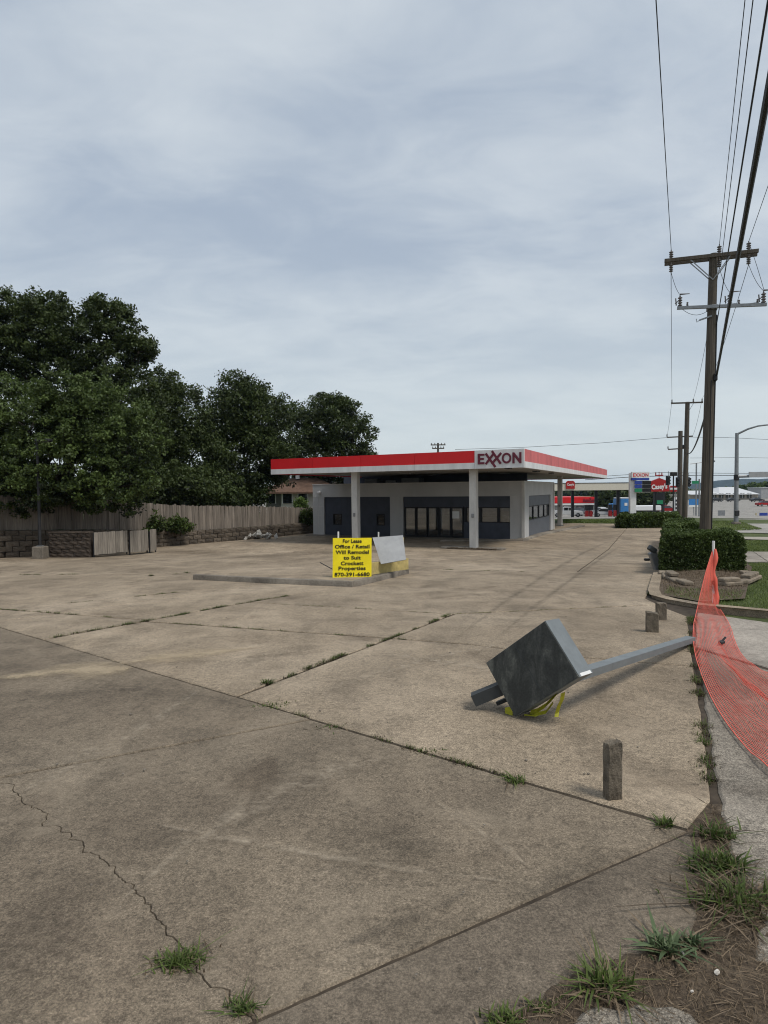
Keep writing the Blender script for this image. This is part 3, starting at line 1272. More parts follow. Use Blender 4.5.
T = .28                                    # wall thickness
a_r0, a_r1 = 0, a_of(510)                  # right pier
a_s0, a_s1 = a_r1, a_of(403)               # shop front opening
a_p0, a_p1 = a_s1, a_of(390)               # pier
a_g0, a_g1 = a_p1, a_of(324)               # two garage bays
zo = 2.42                                  # opening head
bb('wall', 0, a_r1, 0, T, 0, zo, M['wall'])
bb('wall', a_p0, a_p1, 0, T, 0, zo, M['wall'])
bb('wall', a_g1, BW, 0, T, 0, zo, M['wall'])
bb('wall', 0, BW, 0, T, zo + .002, BH, M['wall'])
bb('wall', 0, T, T + .002, 1.3, 0, zo, M['wall'])
bb('wall', 0, T, T + .002, BL, zo + .002, BH, M['wall'])
bb('wall', 0, T, BL - 1.2, BL, 0, zo, M['wall'])
bb('wall', T, BW, BL - T, BL, 0, BH, M['wall'])
bb('wall', BW - T, BW, T + .002, BL - T - .002, 0, BH, M['wall'])
# proud corner pilaster trims
bb('corner_trim', -.05, .12, -.05, .12, 0, BH + .02, M['column'])
bb('corner_trim', -.05, .10, BL - .15, BL + .05, 0, BH + .02, M['column'])
bb('roof', T + .01, BW - T - .01, T + .01, BL - T - .01, BH - .25, BH - .12, M['roofgrey'])
bb('sky_gap_blocker', .6, BW - .3, 3.6, 3.8, BH - .119, ZB + .05 - BZ, M['slate'])  # added dark sheet, blocks the bright sky between roof and soffit
bb('coping', -.03, BW + .03, -.035, T + .02, BH + .003, BH + .06, M['column'])
bb('coping', -.035, T + .02, T + .022, BL + .03, BH + .003, BH + .06, M['column'])
# wall panel joints on the left pier: thin raised cover strips
for z in (.62, 1.22, 1.82, 2.42):
    bb('panel_joint', a_g1 + .02, BW - .02, -.012, -.001, z, z + .022, M['column'])
bb('panel_joint', BW - .42, BW - .40, -.014, -.001, .02, zo - .01, M['column'])
bb('base_slab', -.35, BW, -.9, 0, -.10, .02, M['curb'])
# garage bays: slate panels with a dark little window each
for g0, g1, w0, w1 in ((a_of(354), a_g1, a_of(341), a_of(332)), (a_p1, a_of(355), a_of(384), a_of(375.5))):
    z0, z1 = .66, 1.36
    gl_, gh = min(g0, g1), max(g0, g1)
    wl, wh = min(w0, w1), max(w0, w1)
    for i, (q0, q1, y0, y1) in enumerate(((gl_, wl, 0, zo), (wh, gh, 0, zo), (wl, wh, 0, z0), (wl, wh, z1, zo))):
        bb('bay_panel', q0 + .002, q1 - .002, .13, .2, y0 + .002, y1 - .002, M['slate'])
    wdw = bb('bay_window', wl, wh, .21, .22, z0, z1, M['glass'])
    for q0, q1 in ((wl, wl + .05), (wh - .05, wh)):
        bb('frame', q0, q1, .115, .209, z0, z1, M['dark'], wdw)
    bb('frame', wl + .05, wh - .05, .116, .209, z0, z0 + .05, M['dark'], wdw)
    bb('frame', wl + .05, wh - .05, .116, .209, z1 - .05, z1, M['dark'], wdw)
bb('mullion', a_of(354.6), a_of(353.4), .1, .21, 0, zo, M['dark'])
# dark doorway strip between the bays
d0, d1 = a_of(358.5), a_of(354)
bb('bay_door', d0, d1, .10, .128, .02, 1.6, M['dark'])
# shop front: glazing
s0, s1 = a_s0 + .002, a_s1 - .002
bb('sign_band', s0, s1, .09, .2, 1.80, zo - .002, M['slate'])
low = a_of(463)
b1_ = a_of(471)
bb('stall_riser', s0, low, .09, .2, .002, .92, M['slate'])
winpx = [(510, 499), (497, 481), (479, 466)]
for x0, x1 in winpx:
    w = bb('shop_window', a_of(x0) + .03, a_of(x1) - .03, .15, .165, .97, 1.75, M['pane'])
    bb('frame', a_of(x0), a_of(x1), .11, .2, .923, .97, M['dark'], w)
    bb('frame', a_of(x0), a_of(x1), .11, .2, 1.752, 1.798, M['dark'], w)
    for q in (a_of(x0), a_of(x1) - .03):
        bb('frame', q, q + .03, .112, .198, .972, 1.75, M['dark'], w)
for x0, x1 in ((498.9, 497.1), (480.9, 479.1), (465.9, 463.2)):
    bb('mullion', a_of(x0), a_of(x1), .095, .205, .924, 1.797, M['dark'])
glz = [(462.5, 450.5), (450, 438.5), (438, 427), (426.5, 415.5), (415, 404)]
for i, (x0, x1) in enumerate(glz):
    q0, q1 = a_of(x0), a_of(x1)
    w = bb('door_pane' if i == 0 else 'shop_window', q0 + .06, q1 - .06, .15, .165, .14, 1.72, M['pane'])
    for u0, u1 in ((q0, q0 + .06), (q1 - .06, q1)):
        bb('frame', u0, u1, .105, .2, .02, 1.797, M['dark'], w)
    bb('frame', q0 + .062, q1 - .062, .107, .198, .022, .14, M['dark'], w)
    bb('frame', q0 + .062, q1 - .062, .107, .198, 1.722, 1.795, M['dark'], w)
    if i == 0:
        mb = MB()
        mb.tube([bp(q0 + .16, .07, .85), bp(q0 + .16, .07, 1.2)], .018, 6)
        mb.build('handle', M['galv'], w)
pp = bp(a_of(455), .142, 1.35)
nw = MB().box(pp, (.42, .01, .42), (BD, BS, UP)).build('notice', M['white'], bld)
# side wall windows
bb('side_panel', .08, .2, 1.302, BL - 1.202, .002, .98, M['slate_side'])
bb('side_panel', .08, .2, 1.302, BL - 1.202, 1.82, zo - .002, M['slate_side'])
n4 = 4
for i in range(n4):
    u0 = 1.35 + (BL - 2.6) * i / n4
    u1 = 1.35 + (BL - 2.6) * (i + 1) / n4 - .10
    w = bb('side_window', .13, .145, u0 + .05, u1 - .05, 1.04, 1.76, M['pane'])
    bb('frame', .09, .19, u0, u1, .982, 1.04, M['dark'], w)
    bb('frame', .09, .19, u0, u1, 1.762, 1.818, M['dark'], w)
    bb('frame', .092, .188, u0, u0 + .05, 1.042, 1.76, M['dark'], w)
    bb('frame', .092, .188, u1 - .05, u1, 1.042, 1.76, M['dark'], w)
# interior: floor, counter, shelves seen through the glass
bb('interior_floor', T + .02, BW - T - .02, T + .02, BL - T - .02, -.05, .03, M['interior'])
bb('counter', 2.0, 4.6, 4.6, 5.2, .03, 1.1, M['tan'])
bb('back_shelf', 5.2, 5.6, 2.5, 7.0, .03, 1.2, M['board'])
bb('partition', a_p0 + .05, a_p0 + .15, T + .05, BL - T - .05, .03, BH - .3, M['housegrey'])
# floodlight and wall lamp, roof units, gas pipe
mb = MB()
c = bp(BW - .55, -.12, 2.72)
mb.bbox(c, (.2, .16, .14), (BD, BS, UP), .02)
mb.tube([bp(BW - .55, 0, 2.82), bp(BW - .55, -.12, 2.78)], .025, 6)
mb.build('wall_lamp', M['white'], bld)
for a, b, s_ in ((10.2, 2.0, (.9, .8, .42)), (8.6, 1.2, (.5, .5, .3)), (7.6, 2.4, (1.2, .9, .45))):
    c = bp(a, b, BH - .12 + s_[2] / 2 + .06)
    o = MB().bbox(c, s_, (BD, BS, UP), .02).build('roof_unit', M['galv'], bld)

# ------------------------------------------------------------------ lease sign, boards and post at the small kerbed island
isl_mb = MB()
isl_mb.prism([Vector((x, y, zg(y) + .10)) for x, y in isl], (0, 0, -.15))
tag(isl_mb.build('island_paving', M['lot']), kind='structure')
sb = PT(352.5, 581, 14.9)
y0 = 14.72
sg = thing('lease_sign', 'yellow lease sign with black lettering standing on the small kerbed island', 'sign', at(352, y0, .1))
c = PT(352.2, 558.6, y0)
wS = 39.0 * y0 / FPX
hS = 41.5 * y0 / FPX
sx = Vector((1, .10, -.012)).normalized()
sz = Vector((.012, .10, 1)).normalized()
sn = sx.cross(sz).normalized()
MB().box(c - sn * .012, (wS, .014, hS), (sx, sn, sz)).build('panel', M['yellow'], sg)
for s_ in (-1, 1):
    a = c + sx * (s_ * wS * .36) - sn * .05
    zt = .18 * s_ * 0 + hS / 2 + (.16 if s_ < 0 else -.05)
    b_ = a - sz * (hS / 2 + .02)
    MB().tube([b_ - sn * .02, a + sz * zt], .022, 8).build('post', M['whitevinyl'], sg)
lines = [('For Lease', .50), ('Office / Retail', .92), ('Will Remodel', .88), ('to Suit', .46), ('Crockett', .60), ('Properties', .72), ('870-391-6680', .93)]
for i, (t, w_) in enumerate(lines):
    cz = c + sz * (hS * (.425 - i * .1340)) + sn * -.0
    text('lettering', t, hS * .122, cz + sn * .001, sx, sz, M['black'], sg, width=wS * w_ * .97, bold=.0026, depth=.003)
# grey board leaning behind, yellow painted plank, thin post
y1 = 15.2
bd = thing('leaning_board', 'pale grey board leaning beside the lease sign with one slanted edge', 'board', at(389, y1, .1))
pts = [PT(372.5, 537.5, y1 + .5), PT(403, 535.2, y1 + .5), PT(406, 559.5, y1), PT(381, 564.0, y1 - .05)]
nn = (pts[1] - pts[0]).cross(pts[3] - pts[0]).normalized()
MB().prism(pts, nn * .02).build('panel', M['board'], bd)
for px_, t0, t1 in ((379, 532, 540), (380, 562, 566)):
    p0 = PT(px_ - .5, t1, y1 + .55)
    MB().tube([p0, PT(px_ - .5, t0, y1 + .55)], .022, 6).build('stake', M['whitevinyl'], bd)
pk = thing('yellow_plank', 'low worn yellow plank along the island edge beside the lease sign', 'plank', at(390, 15.2, .1))
p0, p1 = PT(371, 577.5, 14.95), PT(408.5, 569, 16.4)
p0.z, p1.z = zg(p0.y) + .13, zg(p1.y) + .13
h0 = 14 * 15.2 / FPX
mb = MB()
dv = (p1 - p0).normalized()
nv = Vector((-dv.y, dv.x, 0))
mb.prism([p0, p1, p1 + UP * .30, p0 + UP * .30], nv * .05)
mb.build('plank_board', M['yellowpaint'], pk)
p2 = p1 - dv * .18 + nv * .08
MB().bbox(p2 + UP * .45, (.10, .06, .85), (dv, nv, UP), .008).build('upright', M['yellowpaint'], pk)
# wire stake left of the sign
ws = MB().tube([PT(320, 562.5, 15.6), PT(335, 570.5, 15.2)], .012, 5).build('wire_stake', M['darkmetal'])
tag(ws, 'thin bent wire lying against the lease sign at its left', 'wire')

# ------------------------------------------------------------------ fallen steel sign with its post
box_o = Vector((1.0111, 4.6566, -.1852))
RX = Vector((0.58129, -0.52184, 0.62433))
RYv = Vector((0.70670, 0.70409, -0.06947))
RZ = Vector((-0.40333, 0.48160, 0.77806))
BWd, BDp, BHt = .672, .22, .47
fs = thing('fallen_sign', 'toppled grey steel box sign lying on the lot with its square post', 'sign', (1.3, 4.9, zg(4.9)))
MB().prism([box_o + RX * a + RZ * b + RYv * .012 for a, b in ((0, 0), (BWd, 0), (BWd, BHt), (0, BHt))], RYv * (BDp - .012)).build('cabinet', M['steel_side'], fs)
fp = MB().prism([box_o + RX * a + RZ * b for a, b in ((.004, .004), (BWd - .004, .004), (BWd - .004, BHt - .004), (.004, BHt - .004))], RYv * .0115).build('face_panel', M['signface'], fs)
fp['label'] = 'scuffed face panel, darkened as the shaded side'
mid = MB().prism([box_o + RX * a + RZ * b - RYv * .002 for a, b in ((BWd * .49, .01), (BWd * .497, .01), (BWd * .497, BHt - .01), (BWd * .49, BHt - .01))], RYv * .0018)
mid.build('seam', M['steel'], fp)
# white sealed corner clip
MB().box(box_o + RX * (BWd + .006) + RYv * .10 + RZ * .012, (.012, .16, .024), (RX, RYv, RZ)).build('corner_clip', M['white'], fs)


def hollow(mb, a, b, w, h, t=.012, up=UP):
    X = (b - a)
    L = X.length
    X.normalize()
    Y = up.cross(X).normalized()
    Z = X.cross(Y)
    for s_ in (-1, 1):
        mb.box((a + b) / 2 + Y * s_ * (w / 2 - t / 2), (L, t, h), (X, Y, Z))
        mb.box((a + b) / 2 + Z * s_ * (h / 2 - t / 2), (L - .002, w - 2 * t - .001, t), (X, Y, Z))
    mb.box((a + b) / 2, (L * .93, w - 2 * t - .002, h - 2 * t - .002), (X, Y, Z))


pe = GR(691, 643.5)
pe.z = zg(pe.y) + .055
pa = PT(570, 677, 4.58)
mb = MB()
hollow(mb, pa, pe, .105, .062, .006)
mb.build('post', M['steel_side'], fs)
sa = GR(473.5, 709)
sa.z = zg(sa.y) + .078
s2 = PT(535, 674, 4.80)
mb = MB()
hollow(mb, sa, s2, .09, .095, .006)
o = mb.build('post', M['steel'], fs)
dx_ = (s2 - sa).normalized()
dy_ = UP.cross(dx_).normalized()
MB().box(sa + dx_ * .010, (.008, .076, .081), (dx_, dy_, dx_.cross(dy_))).build('opening', M['black'], o)  # black plate: shade inside the hollow tube put into colour
# flat brace below the stub
b0 = GR(497, 707)
MB().beam(b0 + UP * .03, PT(524, 692, 4.85), .04, .03).build('brace', M['steel'], fs)


def ribbon(mb, pts, w, side):
    pts = [Vector(p) for p in pts]
    side = Vector(side).normalized()
    n = len(pts)
    b = len(mb.v)
    for i, p in enumerate(pts):
        s_ = side if not callable(side) else side(i)
        mb.v += [p - s_ * w / 2, p + s_ * w / 2, p + s_ * w / 2 + Vector((0, .001, .002)), p - s_ * w / 2 + Vector((0, .001, .002))]
    for i in range(n - 1):
        for j in range(4):
            mb.f.append([b + i * 4 + j, b + i * 4 + (j + 1) % 4, b + i * 4 + 4 + (j + 1) % 4, b + i * 4 + 4 + j])


st = thing('yellow_strap', 'crumpled yellow webbing strap caught under the toppled sign box', 'strap', GR(535, 716))
mb = MB()
pts = [PT(x, y, Y) for x, y, Y in ((530, 713, 4.75), (537, 711, 4.72), (545, 706, 4.68), (552, 699, 4.62), (558, 692, 4.55))]
ribbon(mb, pts, .045, (.4, .1, .9))
mb.build('band', M['strap'], st)
mb = MB()
pts = [PT(x, y, Y) for x, y, Y in ((563, 693, 4.55), (562, 700, 4.6), (559, 706, 4.65), (557, 713, 4.7), (556, 721, 4.66))]
ribbon(mb, pts, .04, (.9, .3, .25))
mb.build('band', M['strap'], st)
mb = MB()
pts = [PT(x, y, Y) for x, y, Y in ((505, 712, 4.78), (507.5, 711.5, 4.76), (510, 711, 4.74), (512.5, 711.5, 4.73))]
ribbon(mb, pts, .062, (.0, .2, 1))
mb.build('band', M['strap'], st)
mb = MB()
pts = [PT(x, y, Y) for x, y, Y in ((524, 716, 4.72), (531, 717, 4.70), (538, 714, 4.70), (546, 712, 4.68), (553, 703, 4.62))]
ribbon(mb, pts, .03, (.3, .6, .6))
mb.build('band', M['strap'], st)


# ------------------------------------------------------------------ broken stone stubs
def stub(px, py, w, d, h, lab, rot, tilt=0., mat='stub', chip=.007):
    p = GR(px, py)
    bm = bmesh.new()
    bmesh.ops.create_cube(bm, size=1)
    for v_ in bm.verts:
        v_.co = Vector((v_.co.x * w, v_.co.y * d, (v_.co.z + .5) * h))
        if v_.co.z > h * .5:
            v_.co.z += v_.co.x / w * tilt
    bmesh.ops.subdivide_edges(bm, edges=bm.edges, cuts=5, use_grid_fill=True)
    for v_ in bm.verts:
        v_.co += Vector((random.gauss(0, 1), random.gauss(0, 1), random.gauss(0, 1) if v_.co.z > .02 else 0)) * chip * .22
        if v_.co.z > h * .93:
            v_.co.z -= abs(random.gauss(0, chip * .4))
    bmesh.ops.bevel(bm, geom=[e_ for e_ in bm.edges if e_.is_manifold and e_.calc_face_angle(0) > .9], offset=.006, segments=1, affect='EDGES')
    me = bpy.data.meshes.new('stone_stub')
    bm.to_mesh(me)
    bm.free()
    me.materials.append(M[mat])
    o = bpy.data.objects.new('stone_stub', me)
    o.location = p - UP * .012
    o.rotation_euler.z = rot
    col.objects.link(o)
    return tag(o, lab, 'stone', 'broken stone stubs along the sidewalk')


stub(612.5, 797, .088, .065, .33, 'tall thin stone stub standing alone nearest to the camera', math.radians(8), .02)
stub(652, 631.5, .155, .11, .275, 'short stone stub, the front one of the pair near the post end', math.radians(-18), -.02)
stub(661, 619.5, .135, .11, .265, 'short stone stub, the rear one of the pair near the post end', math.radians(-10), .0)

# ------------------------------------------------------------------ vegetation tools
def leaves(cent, nper, rad, size, up_bias=.3, flat=1.0, tint_top=None, clump_tint=None):
    """leaf quads (folded diamonds) scattered round the centres; returns verts, faces, tint"""
    n = len(cent) * nper
    c = np.repeat(cent, nper, axis=0)
    d = rng.normal(0, 1, (n, 3))
    d /= np.linalg.norm(d, axis=1)[:, None] + 1e-9
    d *= (rng.random(n) ** .45)[:, None]
    rr_ = np.repeat(rad, nper)[:, None] if np.ndim(rad) else rad
    p = c + d * rr_ * np.array([1, 1, flat])
    ax = rng.normal(0, 1, (n, 3))
    ax[:, 2] -= .35
    ax /= np.linalg.norm(ax, axis=1)[:, None]
    nr = rng.normal(0, 1, (n, 3)) + np.array([0, 0, up_bias * 2])
    sd_ = np.cross(ax, nr)
    sd_ /= np.linalg.norm(sd_, axis=1)[:, None] + 1e-9
    nn_ = np.cross(sd_, ax)
    L = size * rng.uniform(.6, 1.35, n)[:, None]
    W = L * .30
    v0 = p - ax * L * .5
    v1 = p + sd_ * W + nn_ * L * .05
    v2 = p + ax * L * .5
    v3 = p - sd_ * W + nn_ * L * .05
    V = np.stack([v0, v1, v2, v3], 1).reshape(-1, 3)
    Fq = np.arange(n * 4).reshape(n, 4)
    t = rng.uniform(0, .35, n)
    if clump_tint is not None:
        t = t + np.repeat(clump_tint, nper)
    return V, Fq, np.repeat(t, 4)


def crown_centres(lobes, n, shell=.55):
    """lobes: (centre, (rx, ry, rz)) ; points between shell and surface, denser outside"""
    vol = np.array([r_[0] * r_[1] + r_[1] * r_[2] + r_[0] * r_[2] for c_, r_ in lobes])
    cnt = np.maximum(4, (n * vol / vol.sum()).astype(int))
    out_, tin = [], []
    for (c_, r_), k_ in zip(lobes, cnt):
        d = rng.normal(0, 1, (k_, 3))
        d /= np.linalg.norm(d, axis=1)[:, None]
        q = shell + (1 - shell) * rng.random(k_) ** .6
        # uneven outline
        wob = 1 + .16 * np.sin(d[:, 0] * 5 + c_[0] * 3) * np.sin(d[:, 2] * 6 + c_[2] * 2) + rng.normal(0, .06, k_)
        p = np.array(c_) + d * (q * wob)[:, None] * np.array(r_)
        out_.append(p)
        tin.append(.12 + .26 * np.clip(d[:, 2] * q, -1, 1) + rng.normal(0, .15, k_))  # upper clumps lighter, lower darker: light on the crown put into the tint
    return np.concatenate(out_), np.concatenate(tin)


def limb(mb, a, b, r0_, r1_, n=6, wob=.12):
    a, b = Vector(a), Vector(b)
    pts, rs = [], []
    L = (b - a).length
    for i in range(n + 1):
        t = i / n
        p = a.lerp(b, t)
        if 0 < i < n:
            p += Vector((random.gauss(0, 1), random.gauss(0, 1), random.gauss(0, .5))) * L * wob * .25
        pts.append(p)
        rs.append(r0_ + (r1_ - r0_) * t)
    mb.tube(pts, rs, 7)


def make_tree(name, label, base, lobes_px, mat, nclump, nper, crad, lsize, trunk_r, cat='tree', group='trees behind the fence', trunk_top=None, sprigs=0):
    """lobes_px: (px, py, Y, rx_px, rz_px, depth_m)"""
    t = thing(name, label, cat, base, group)
    lobes = []
    for px_, py_, Y_, rx_, rz_, dp_ in lobes_px:
        c = PT(px_, py_, Y_)
        lobes.append((tuple(c), (rx_ * Y_ / FPX, dp_, rz_ * Y_ / FPX)))
    cen, tin = crown_centres(lobes, nclump)
    if sprigs:
        top = []
        tt = []
        for k_ in range(sprigs):
            li = random.randrange(len(lobes))
            c_, r_ = lobes[li]
            d = rng.normal(0, 1, 3)
            d[2] = abs(d[2]) * .8
            d /= np.linalg.norm(d)
            for q in (1.0, 1.08, 1.16):
                top.append(np.array(c_) + d * np.array(r_) * q + rng.normal(0, .1, 3))
                tt.append(.2)
        cen = np.concatenate([cen, np.array(top)])
        tin = np.concatenate([tin, np.array(tt)])
    cr = crad * rng.uniform(.6, 1.35, len(cen))
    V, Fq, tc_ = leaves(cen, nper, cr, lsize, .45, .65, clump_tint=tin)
    np_mesh('crown', V, Fq, mat, t, tc_)
    mb = MB()
    b = Vector(base)
    lc = [Vector(c_) for c_, r_ in lobes]
    mean = sum(lc, Vector()) / len(lc)
    low = min(c.z for c in lc)
    fork = Vector((b.x * .6 + mean.x * .4, b.y * .7 + mean.y * .3, trunk_top if trunk_top is not None else b.z + (low - b.z) * .7))
    limb(mb, b - UP * .1, fork, trunk_r, trunk_r * .7, 6, .05)
    for c in lc:
        limb(mb, fork + Vector((random.gauss(0, .08), random.gauss(0, .08), -.15)), c, trunk_r * .45, trunk_r * .12, 5, .15)
    # small branches out to clumps
    pick = rng.choice(len(cen), size=min(60, len(cen)), replace=False)
    for i in pick:
        q = Vector(cen[i])
        c = min(lc, key=lambda z_: (z_ - q).length)
        limb(mb, c, q, trunk_r * .13, trunk_r * .04, 3, .15)
    mb.build('trunk', M['bark'], t, smooth=True)
    return t


# terrain behind the retaining wall is a terrace
FL = [at(-190, 18.5), at(-60, 22.3), at(0, 25.2), at(100, 28.2), at(180, 31.8), at(265, 36.4), at(313, 40.8), at(345, 45.5)]
TERZ = .0
ter = []
for p in FL:
    ter.append((p.x - .25, p.y + .15))
WT = [zat(FL[0], 529), zat(FL[1], 530), zat(FL[2], 530.5), zat(FL[3], 529.5), zat(FL[4], 531.5), zat(FL[5], 526.0), zat(FL[6], 522.0), zat(FL[7], 519.0)]
mb = MB()
n = len(FL)
fr_ = [Vector((a, b, z - .02)) for (a, b), z in zip(ter, WT)]
bk_ = [Vector((a - 40, b + 60, z + .6)) for (a, b), z in zip(ter, WT)]
mb.add(fr_ + bk_, [(i, i + 1, n + i + 1, n + i) for i in range(n - 1)])
tag(mb.build('terrace', M['turf']), kind='structure')

# ------------------------------------------------------------------ retaining wall of split blocks
rw = thing('retaining_wall', 'long brown split-block retaining wall below the board fence', 'wall', FL[2])
bm = bmesh.new()
bmesh.ops.create_cube(bm, size=1)
bmesh.ops.subdivide_edges(bm, edges=bm.edges, cuts=1, use_grid_fill=True)
for v_ in bm.verts:
    if v_.co.y < -.4:
        v_.co.y -= .12 if abs(v_.co.x) < .1 and abs(v_.co.z) < .1 else 0
        v_.co.x *= .97
        v_.co.z *= .95
bme = bpy.data.meshes.new('block')
bm.to_mesh(bme)
bm.free()
bme.materials.append(M['block'])
bh = .2


def poly_at(line, s):
    for i in range(len(line) - 1):
        L = (line[i + 1].xy - line[i].xy).length
        if s <= L or i == len(line) - 2:
            t = s / L
            d = (line[i + 1].xy - line[i].xy).normalized()
            return line[i].lerp(line[i + 1], t), Vector((d.x, d.y, 0)), i, t
        s -= L


def plen(line):
    return sum((line[i + 1].xy - line[i].xy).length for i in range(len(line) - 1))


seg_line = FL[1:]
WTs = WT[1:]
TL = plen(seg_line)
mb = MB()
# solid core behind the blocks
for i in range(len(seg_line) - 1):
    a, b = seg_line[i], seg_line[i + 1]
    d = Vector((b.x - a.x, b.y - a.y, 0)).normalized()
    nrm = Vector((-d.y, d.x, 0))
    mb.prism([Vector((a.x, a.y, a.z - .1)) + nrm * .12, Vector((b.x, b.y, b.z - .1)) + nrm * .12, Vector((b.x, b.y, WTs[i + 1] - .03)) + nrm * .12, Vector((a.x, a.y, WTs[i] - .03)) + nrm * .12], nrm * .2)
mb.build('core', M['block'], rw)
cnt = 0
s = 0.
sizes = []
while s < TL - .3:
    bl = .52 if s < 18 else .9
    p, d, i, t = poly_at(seg_line, s + bl / 2)
    top = WTs[i] + (WTs[i + 1] - WTs[i]) * t
    g0 = zg(p.y)
    nc = max(3, int(round((top - g0) / .215)))
    ch = (top - g0) / nc
    for c_ in range(nc):
        if cnt >= 298:
            break
        cnt += 1
        o = bpy.data.objects.new('block', bme)
        off = (.5 if c_ % 2 else 0) * bl
        q, d2, _, _ = poly_at(seg_line, min(TL, s + bl / 2 + off))
        nrm = Vector((-d2.y, d2.x, 0))
        jj = random.gauss(0, .012)
        pos = Vector((q.x, q.y, g0 + ch * (c_ + .5))) + nrm * (.06 + jj)
        o.location = pos - ORG[rw]
        o.rotation_euler.z = math.atan2(d2.y, d2.x) + random.gauss(0, .015)
        o.scale = (bl * random.uniform(.95, .985), .24, ch * .965)
        col.objects.link(o)
        o.parent = rw
    s += bl

# ------------------------------------------------------------------ board fence on the wall
fn = thing('board_fence', 'weathered grey upright board fence on top of the retaining wall', 'fence', FL[3])
FT = [zat(FL[1], 494), zat(FL[2], 496), zat(FL[3], 500), zat(FL[4], 505.5), zat(FL[5], 506.5), zat(FL[6], 508), zat(FL[7], 509)]
pw = .135
pk_ = []
for var in range(4):
    b_ = MB()
    w_ = pw * random.uniform(.93, .99)
    tz = [random.uniform(-.012, .012) for _ in range(2)]
    b_.prism([Vector((-w_ / 2, 0, 0)), Vector((w_ / 2, 0, 0)), Vector((w_ / 2, 0, 1 + tz[0])), Vector((w_ * .25, 0, 1.012)), Vector((-w_ * .25, 0, 1.010)), Vector((-w_ / 2, 0, 1 + tz[1]))], (0, .02, 0))
    me = bpy.data.meshes.new('picket')
    me.from_pydata([tuple(v_) for v_ in b_.v], [], b_.f)
    me.materials.append(M['fencewood'])
    pk_.append(me)
s = 0.
cnt = 0
while s < TL - .1 and cnt < 300:
    p, d, i, t = poly_at(seg_line, s)
    nrm = Vector((-d.y, d.x, 0))
    top = FT[i] + (FT[i + 1] - FT[i]) * t + random.gauss(0, .02)
    bot = WTs[i] + (WTs[i + 1] - WTs[i]) * t - .02 + random.uniform(0, .04)
    o = bpy.data.objects.new('picket', random.choice(pk_))
    o.location = Vector((p.x, p.y, bot)) + nrm * (.20 + random.gauss(0, .006)) - ORG[fn]
    o.rotation_euler = (random.gauss(0, .008), random.gauss(0, .012), math.atan2(d.y, d.x) + random.gauss(0, .03))
    o.scale = (1, 1, top - bot)
    col.objects.link(o)
    o.parent = fn
    s += pw * 1.0
    cnt += 1
for fr__ in (.22, .78):
    for i in range(len(seg_line) - 1):
        a, b = seg_line[i], seg_line[i + 1]
        d = Vector((b.x - a.x, b.y - a.y, 0)).normalized()
        nrm = Vector((-d.y, d.x, 0))
        za = WTs[i] + (FT[i] - WTs[i]) * fr__
        zb_ = WTs[i + 1] + (FT[i + 1] - WTs[i + 1]) * fr__
        MB().beam(Vector((a.x, a.y, za)) + nrm * .27, Vector((b.x, b.y, zb_)) + nrm * .27, .04, .09).build('rail', M['fencewood'], fn)

# ------------------------------------------------------------------ bin enclosure with wooden gates
e0, e1 = at(50, 25.2), at(91, 25.0)
en = thing('bin_enclosure', 'low dark block enclosure wall beside the weathered wooden gates', 'enclosure', e1)
hE = zat(e1, 533) - e1.z
d = (e1 - e0)
LE = d.length
d.normalize()
nrm = Vector((-d.y, d.x, 0))
e0.z = e1.z = zg(25)
mb = MB()
mb.prism([e0 + nrm * .06 - UP * .05, e1 + nrm * .06 - UP * .05, e1 + nrm * .06 + UP * (hE - .01), e0 + nrm * .06 + UP * (hE - .01)], nrm * .16)
mb.build('core', M['block_dark'], en)
bme2 = bme.copy()
bme2.materials.clear()
bme2.materials.append(M['block_dark'])
nc, nr_ = 5, 6
for r_ in range(nr_):
    for c_ in range(nc + (r_ % 2)):
        L_b = LE / nc
        u0 = L_b * c_ - (L_b / 2 if r_ % 2 else 0)
        u1 = min(LE, u0 + L_b)
        u0 = max(0, u0)
        o = bpy.data.objects.new('block', bme2)
        o.location = e0 + d * ((u0 + u1) / 2) + UP * (hE / nr_ * (r_ + .5)) + nrm * (.06 + random.gauss(0, .01)) - ORG[en]
        o.rotation_euler.z = math.atan2(d.y, d.x)
        o.scale = ((u1 - u0) * .97, .22, hE / nr_ * .95)
        col.objects.link(o)
        o.parent = en
MB().prism([e0 + UP * (hE + .002) - nrm * .09, e1 + UP * (hE + .002) - nrm * .09, e1 + UP * (hE + .002) + nrm * .26, e0 + UP * (hE + .002) + nrm * .26], UP * .05).build('coping', M['block_dark'], en)
# side wall of the enclosure running back
gline = [at(94.5, 24.9), at(128, 26.2), at(130.5, 26.3), at(148.5, 27.2), at(150.5, 27.3), at(157, 27.8)]


